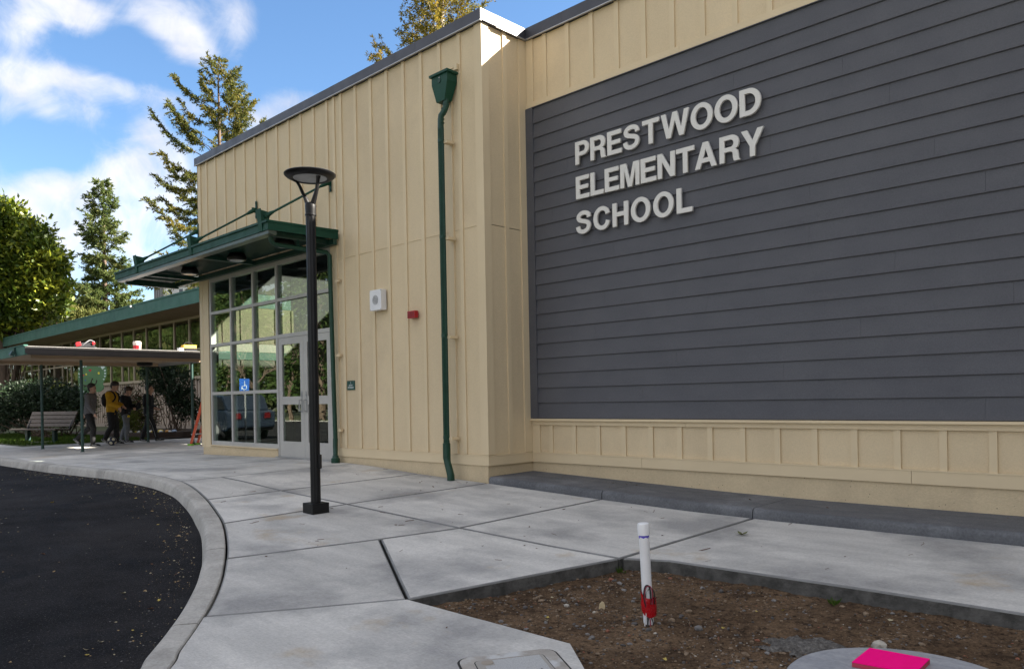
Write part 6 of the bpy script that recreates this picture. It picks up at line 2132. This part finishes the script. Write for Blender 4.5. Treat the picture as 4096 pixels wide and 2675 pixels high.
def bigtree(label, base_, h, rad, seed, m=SHADE, zc=.12, nleaf=9000, leaf=(.75, .40)):
    r = np.random.default_rng(seed)
    t = thing('redwood_tree', label, 'tree', base_, 'trees across the lot')
    b = np.array(base_, float)
    MB().tube([tuple(b), tuple(b + [0, 0, h * .5]), tuple(b + [0, 0, h])], [h * .02, h * .013, .03], 8).build('trunk', BARK, t, smooth=True)
    f = zc + (1 - zc) * r.random(nleaf) ** .8
    R_ = rad * (1 - f) ** .55 * np.sqrt(r.random(nleaf)) * (1 + .25 * np.sin(f * 40))
    a = r.random(nleaf) * 6.283
    C = np.column_stack([b[0] + R_ * np.cos(a), b[1] + R_ * np.sin(a), b[2] + f * h - R_ * .15])
    A = np.column_stack([np.cos(a), np.sin(a), r.normal(-.25, .35, nleaf)]) + r.normal(size=(nleaf, 3)) * .4
    link_mesh('foliage', leaves_mesh('foliage', C, A, leaf[0] * r.uniform(.6, 1.3, nleaf), leaf[1] * r.uniform(.6, 1.3, nleaf), seed), m, t)
    return t


for i, (x, y, h, rad) in enumerate(((20, -9, 17, 5.0), (18.5, 2.5, 15, 4.4), (23, -3, 20, 5.5))):  # out-of-view conifers added to block low sky light from the right
    bigtree('unseen dark conifer added right of the main block to block low skylight', (x, y, -1.5), h, rad, 60 + i, nleaf=6500, zc=.03)
bigtree('unseen evergreen added behind the entry block to shade the wing shrubs', (-19.3, 20.3, -1.4), 13.2, 5.0, 71, nleaf=6000, zc=.1)  # hidden tree added to cast shade on the shrubs and hearts board
# across the lot, seen only in the glass
for i, (x, y, h, rad) in enumerate(((-50, -17, 15, 4.2), (-57, -21, 18, 4.6), (-66, -19, 16, 4.6), (-75, -22, 18, 5.0), (-84, -17, 16, 5.0), (-46, -26, 19, 4.6), (-93, -11, 15, 5.0), (-101, -8, 16, 5.0))):
    bigtree('dark conifer across the lot, mirrored in the entry glass', (x, y, -1.4), h, rad, 80 + i, SHADE, nleaf=7000, leaf=(.5, .2))
bare_tree('leafless tree across the lot, mirrored in the door panes', (-50.5, -14.8, -1.4), 10, .75, 14, gen=6)
bare_tree('wide leafless tree across the lot, mirrored in the upper panes', (-57, -15.2, -1.4), 10, .85, 15, gen=6)

DARKF = leafmat('far_wood_leaves', (0.03, 0.042, 0.016), (0.06, 0.07, 0.026), (0.09, 0.085, 0.035), .25, .03)
# a far-off wood beyond the lot, one mass
n = 26000
t_ = r_.random(n)
hgt = 18 + 4 * np.sin(t_ * 31) + 3 * np.sin(t_ * 83)
C = np.column_stack([-150 + 20 * np.sin(t_ * 3.1) + r_.normal(0, 5, n), -130 + 190 * t_ + r_.normal(0, 3, n), -1.6 + hgt * r_.random(n) ** .7])
A = r_.normal(size=(n, 3)) + np.array([.5, 0, .3])
o = link_mesh('far_wood', leaves_mesh('far_wood', C, A, r_.uniform(1.2, 2.6, n), r_.uniform(.7, 1.4, n), 9), DARKF, None, 'stuff')
tag(o, 'far wood along the horizon beyond the lot')

# in the lot, seen only in the glass: a dark parked car and a blue parking sign
cr = thing('parked_car', 'dark blue estate car parked in the lot, mirrored in the lowest entry panes', 'car', (-27.5, 1.2, g(-27.5, 1.2) - .13))
cz = g(-27.5, 1.2) - .13
CARP = mat('dark_car_paint', (0.010, 0.016, 0.028), None, 3, .25, coat=.6)
CARG = mat('car_glass', (0.012, 0.014, 0.016), None, 3, .08)
body = [(-2.2, .35), (-2.25, .62), (-2.15, .92), (-1.0, 1.02), (-.45, 1.05), (2.0, 1.05), (2.2, .95), (2.25, .45), (2.1, .33)]
cab = [(-1.0, 1.0), (-.25, 1.52), (.2, 1.58), (1.6, 1.56), (2.05, 1.05)]
MB().prism([(-27.5 + x, .35, cz + z) for x, z in body], (0, 1.75, 0)).build('body', CARP, cr, bevel=.05)
MB().prism([(-27.5 + x, .48, cz + z) for x, z in cab], (0, 1.50, 0)).build('cabin', CARP, cr, bevel=.05)
for y in (.468, 1.972):
    for pts_ in ([(-.72, 1.08), (-.2, 1.46), (.45, 1.49), (.45, 1.08)], [(.55, 1.08), (.55, 1.49), (1.5, 1.47), (1.8, 1.08)]):
        MB().prism([(-27.5 + x, y, cz + z) for x, z in pts_], (0, .02, 0)).build('side_window', CARG, cr)
for x in (-1.4, 1.4):
    for y in (.33, 1.92):
        w_ = MB().tube([(-27.5 + x, y, cz + .34), (-27.5 + x, y + .2, cz + .34)], .34, 20).build('wheel', HBLK, cr, smooth=True)
        MB().tube([(-27.5 + x, y - .012, cz + .34), (-27.5 + x, y + .212, cz + .34)], .21, 14).build('rim', FLASH, w_)
for y in (.55, 1.65):
    MB().box(-25.27, -25.22, y, y + .25, cz + .75, cz + .95).build('tail_light', mat('dark_tail_light', (0.10, 0.004, 0.006), None, 5, .3), cr)
    MB().box(-29.76, -29.70, y, y + .25, cz + .68, cz + .85).build('headlight', WHITE, cr)
sg_ = thing('parking_sign', 'blue accessible parking sign on a post in the lot, mirrored in the entry glass', 'sign', (-22.7, 2.75, g(-22.7, 2.75) - .13))
sz = g(-22.7, 2.75) - .13
MB().tube([(-22.72, 2.74, sz), (-22.72, 2.74, sz + 2.05)], .025, 8).build('post', FLASH, sg_)
BLUE = mat('sign_blue', (0.01, 0.10, 0.45), None, 5, .5)
sn, su = Vector((.62, .78, 0)).normalized(), Vector((-.78, .62, 0)).normalized()
sc_ = Vector((-22.70, 2.77, sz + 1.78))
MB().obox(sc_, su * .155, sn * .004, Vector((0, 0, .23))).build('plate', BLUE, sg_)
em = MB()
em.tube([sc_ + sn * .008 + su * (.075 * math.cos(a)) + Vector((0, 0, -.03 + .075 * math.sin(a))) for a in [R(100 + 20 * k) for k in range(13)]], .010, 5)
em.tube([sc_ + sn * .008 + su * a + Vector((0, 0, b)) for a, b in ((-.01, .10), (-.005, .0), (.06, .0), (.09, -.09))], .012, 5)
em.ball(sc_ + sn * .006 + su * -.01 + Vector((0, 0, .135)), .022, 8, 5)
em.build('wheelchair_symbol', PRINTW, sg_)

# ------------------------------------------------------------------ litter
rl_ = random.Random(21)
LEAFM = [mat('dry_leaf_tan', (0.36, 0.25, 0.12), (0.26, 0.17, 0.08), 20, .8, space='obj'), mat('dry_leaf_yellow', (0.50, 0.40, 0.10), (0.40, 0.30, 0.08), 20, .8, space='obj'), mat('dry_leaf_pale', (0.42, 0.37, 0.24), (0.32, 0.27, 0.17), 20, .8, space='obj'),
         mat('dry_leaf_brown', (0.13, 0.065, 0.035), (0.09, 0.045, 0.025), 20, .85, space='obj')]
leafmeshes = []
for k in range(8):
    vs = [(0, 0, .004)]
    nlo = rl_.choice([7, 9, 11])
    for i in range(nlo):
        a = 2 * math.pi * i / nlo
        rr = (1.0 if i % 2 else .55) * rl_.uniform(.75, 1.15)
        vs.append((rr * math.cos(a), rr * .62 * math.sin(a), .12 + .30 * rl_.random()))
    me = MB().add(vs, [(0, 1 + i, 1 + (i + 1) % nlo) for i in range(nlo)]).mesh('fallen_leaf')
    me.materials.append(LEAFM[k % 4])
    leafmeshes.append(me)


def litter(name, label, group, pts, meshes, dz, size, cat):
    for (x, y) in pts:
        o = bpy.data.objects.new(name, rl_.choice(meshes))
        COL.objects.link(o)
        s = size * math.exp(rl_.gauss(0, .35))
        o.location = (x, y, g(x, y) + dz)
        o.rotation_euler = (rl_.uniform(-.25, .25), rl_.uniform(-.25, .25), rl_.uniform(0, 6.28))
        o.scale = (s, s, s)
        tag(o, label, cat, group)


pts = []
while len(pts) < 46:
    x = rl_.uniform(-15.5, -4.6)
    d = .24 + abs(rl_.gauss(0, .22)) if rl_.random() < .62 else rl_.uniform(.3, 1.9)
    y = kerb_at(x) - d * 1.15
    if y > .9:
        pts.append((x - d * .3 * (x > -9), y))
litter('fallen_leaf', 'dry fallen leaf lying on the dark asphalt near the kerb', 'leaves fallen on the asphalt', pts, leafmeshes[:7], -.126, .023, 'leaf')
pts = [(rl_.uniform(-11.0, -2.0), rl_.uniform(2.2, 7.0)) for _ in range(60)]
pts = [p for p in pts if p[1] > kerb_at(p[0]) + .1 and not inpoly(*p, BED)]
litter('fallen_leaf', 'small brown leaf scrap lying on the pale sidewalk', 'leaf scraps on the sidewalk', pts, [leafmeshes[3], leafmeshes[7]], .002, .013, 'leaf')
pts = [(rl_.uniform(-7.2, -1.0), rl_.uniform(7.2, 7.85)) for _ in range(9)]
litter('fallen_leaf', 'brown leaf scrap on the dark concrete strip by the wall', 'leaf scraps on the concrete strip', pts, [leafmeshes[3], leafmeshes[7]], .105, .014, 'leaf')
pts = [(rl_.uniform(-3.6, -.4), rl_.uniform(2.2, 4.95)) for _ in range(60)]
pts = [p for p in pts if inpoly(*p, BED) and math.hypot(p[0] + 1.22, p[1] - 3.79) > .55][:34]
for (x, y) in pts:
    o = bpy.data.objects.new('fallen_leaf', rl_.choice(leafmeshes))
    COL.objects.link(o)
    s = .017 * math.exp(rl_.gauss(0, .3))
    o.location = (x, y, soil(x, y) + .006)
    o.rotation_euler = (rl_.uniform(-.5, .5), rl_.uniform(-.5, .5), rl_.uniform(0, 6.28))
    o.scale = (s, s, s)
    tag(o, 'dry leaf lying among the pebbles of the soil bed', 'leaf', 'leaves in the soil bed')
twg = []
for k in range(4):
    pts_ = [(-1 + .5 * i, rl_.uniform(-.18, .18), .02) for i in range(5)]
    me = MB().tube(pts_, .05, 4).mesh('twig')
    me.materials.append(LEAFM[3])
    twg.append(me)
pts = [(rl_.uniform(-9.5, -1.6), rl_.uniform(3.2, 7.0)) for _ in range(46)]
pts = [p for p in pts if p[1] > kerb_at(p[0]) + .1 and not inpoly(*p, BED)]
litter('twig', 'thin dark twig lying on the pale sidewalk', 'twigs on the sidewalk', pts, twg, .003, .028, 'twig')
# grit swept against the kerb: uncountable
gv = MB()
for _ in range(1400):
    x = rl_.uniform(-17, -4.3)
    d = .21 + abs(rl_.gauss(0, .16)) if rl_.random() < .75 else rl_.uniform(.2, 2.2)
    y = kerb_at(x) - d * 1.12
    xx = x - d * .35 * (x > -9)
    if y < .8:
        continue
    s = .006 * math.exp(rl_.gauss(0, .45))
    a = rl_.uniform(0, 6.28)
    z = g(xx, y) - .130
    gv.cur = rl_.choice([0, 0, 1, 2])
    gv.add([(xx + s * math.cos(a), y + s * math.sin(a), z + .0005), (xx + s * .7 * math.cos(a + 2.2), y + s * .7 * math.sin(a + 2.2), z + .0005), (xx + s * math.cos(a + 4), y + s * math.sin(a + 4), z + .0005), (xx, y, z + s * .5)], [(0, 1, 3), (1, 2, 3), (2, 0, 3)])
tag(gv.build('grit', [LEAFM[0], LEAFM[2], gmats[0]]), 'pale grit and leaf crumbs swept against the kerb', kind='stuff')
# green sprig on the sidewalk in front of the strip
sg = thing('leaf_sprig', 'curled green leaf sprig lying on the sidewalk behind the white pipe', 'leaf', (-3.33, 6.25, g(-3.33, 6.25)))
for k in range(5):
    a = k * 1.3
    q = Vector((-3.33, 6.25, g(-3.33, 6.25) + .004))
    d = Vector((math.cos(a), math.sin(a), .35))
    s_ = Vector((-math.sin(a), math.cos(a), 0))
    MB().add([q, q + d * .035 + s_ * .018, q + d * .075, q + d * .035 - s_ * .018], [(0, 1, 2, 3)]).build('leaf', mat('sprig_leaf', (0.09, 0.11, 0.035), (0.14, 0.13, 0.05), 30, .7), sg)
for (x, y, lab) in ((-2.42, 2.98, 'tuft of bright green weeds at the sidewalk corner of the soil bed'), (-3.62, 4.86, 'low green weed in the far corner of the soil bed'), (-2.03, 5.0, 'leafy weed against the sidewalk edge behind the soil bed')):
    n = 26
    C = np.column_stack([x + r_.normal(0, .018, n), y + r_.normal(0, .018, n), np.full(n, soil(x, y))])
    A = np.column_stack([r_.normal(0, .5, n), r_.normal(0, .5, n), np.ones(n)])
    w = link_mesh('weed', leaves_mesh('weed', C, A, r_.uniform(.03, .06, n), r_.uniform(.006, .016, n), 3), GR, None)
    tag(w, lab, 'weed', None)
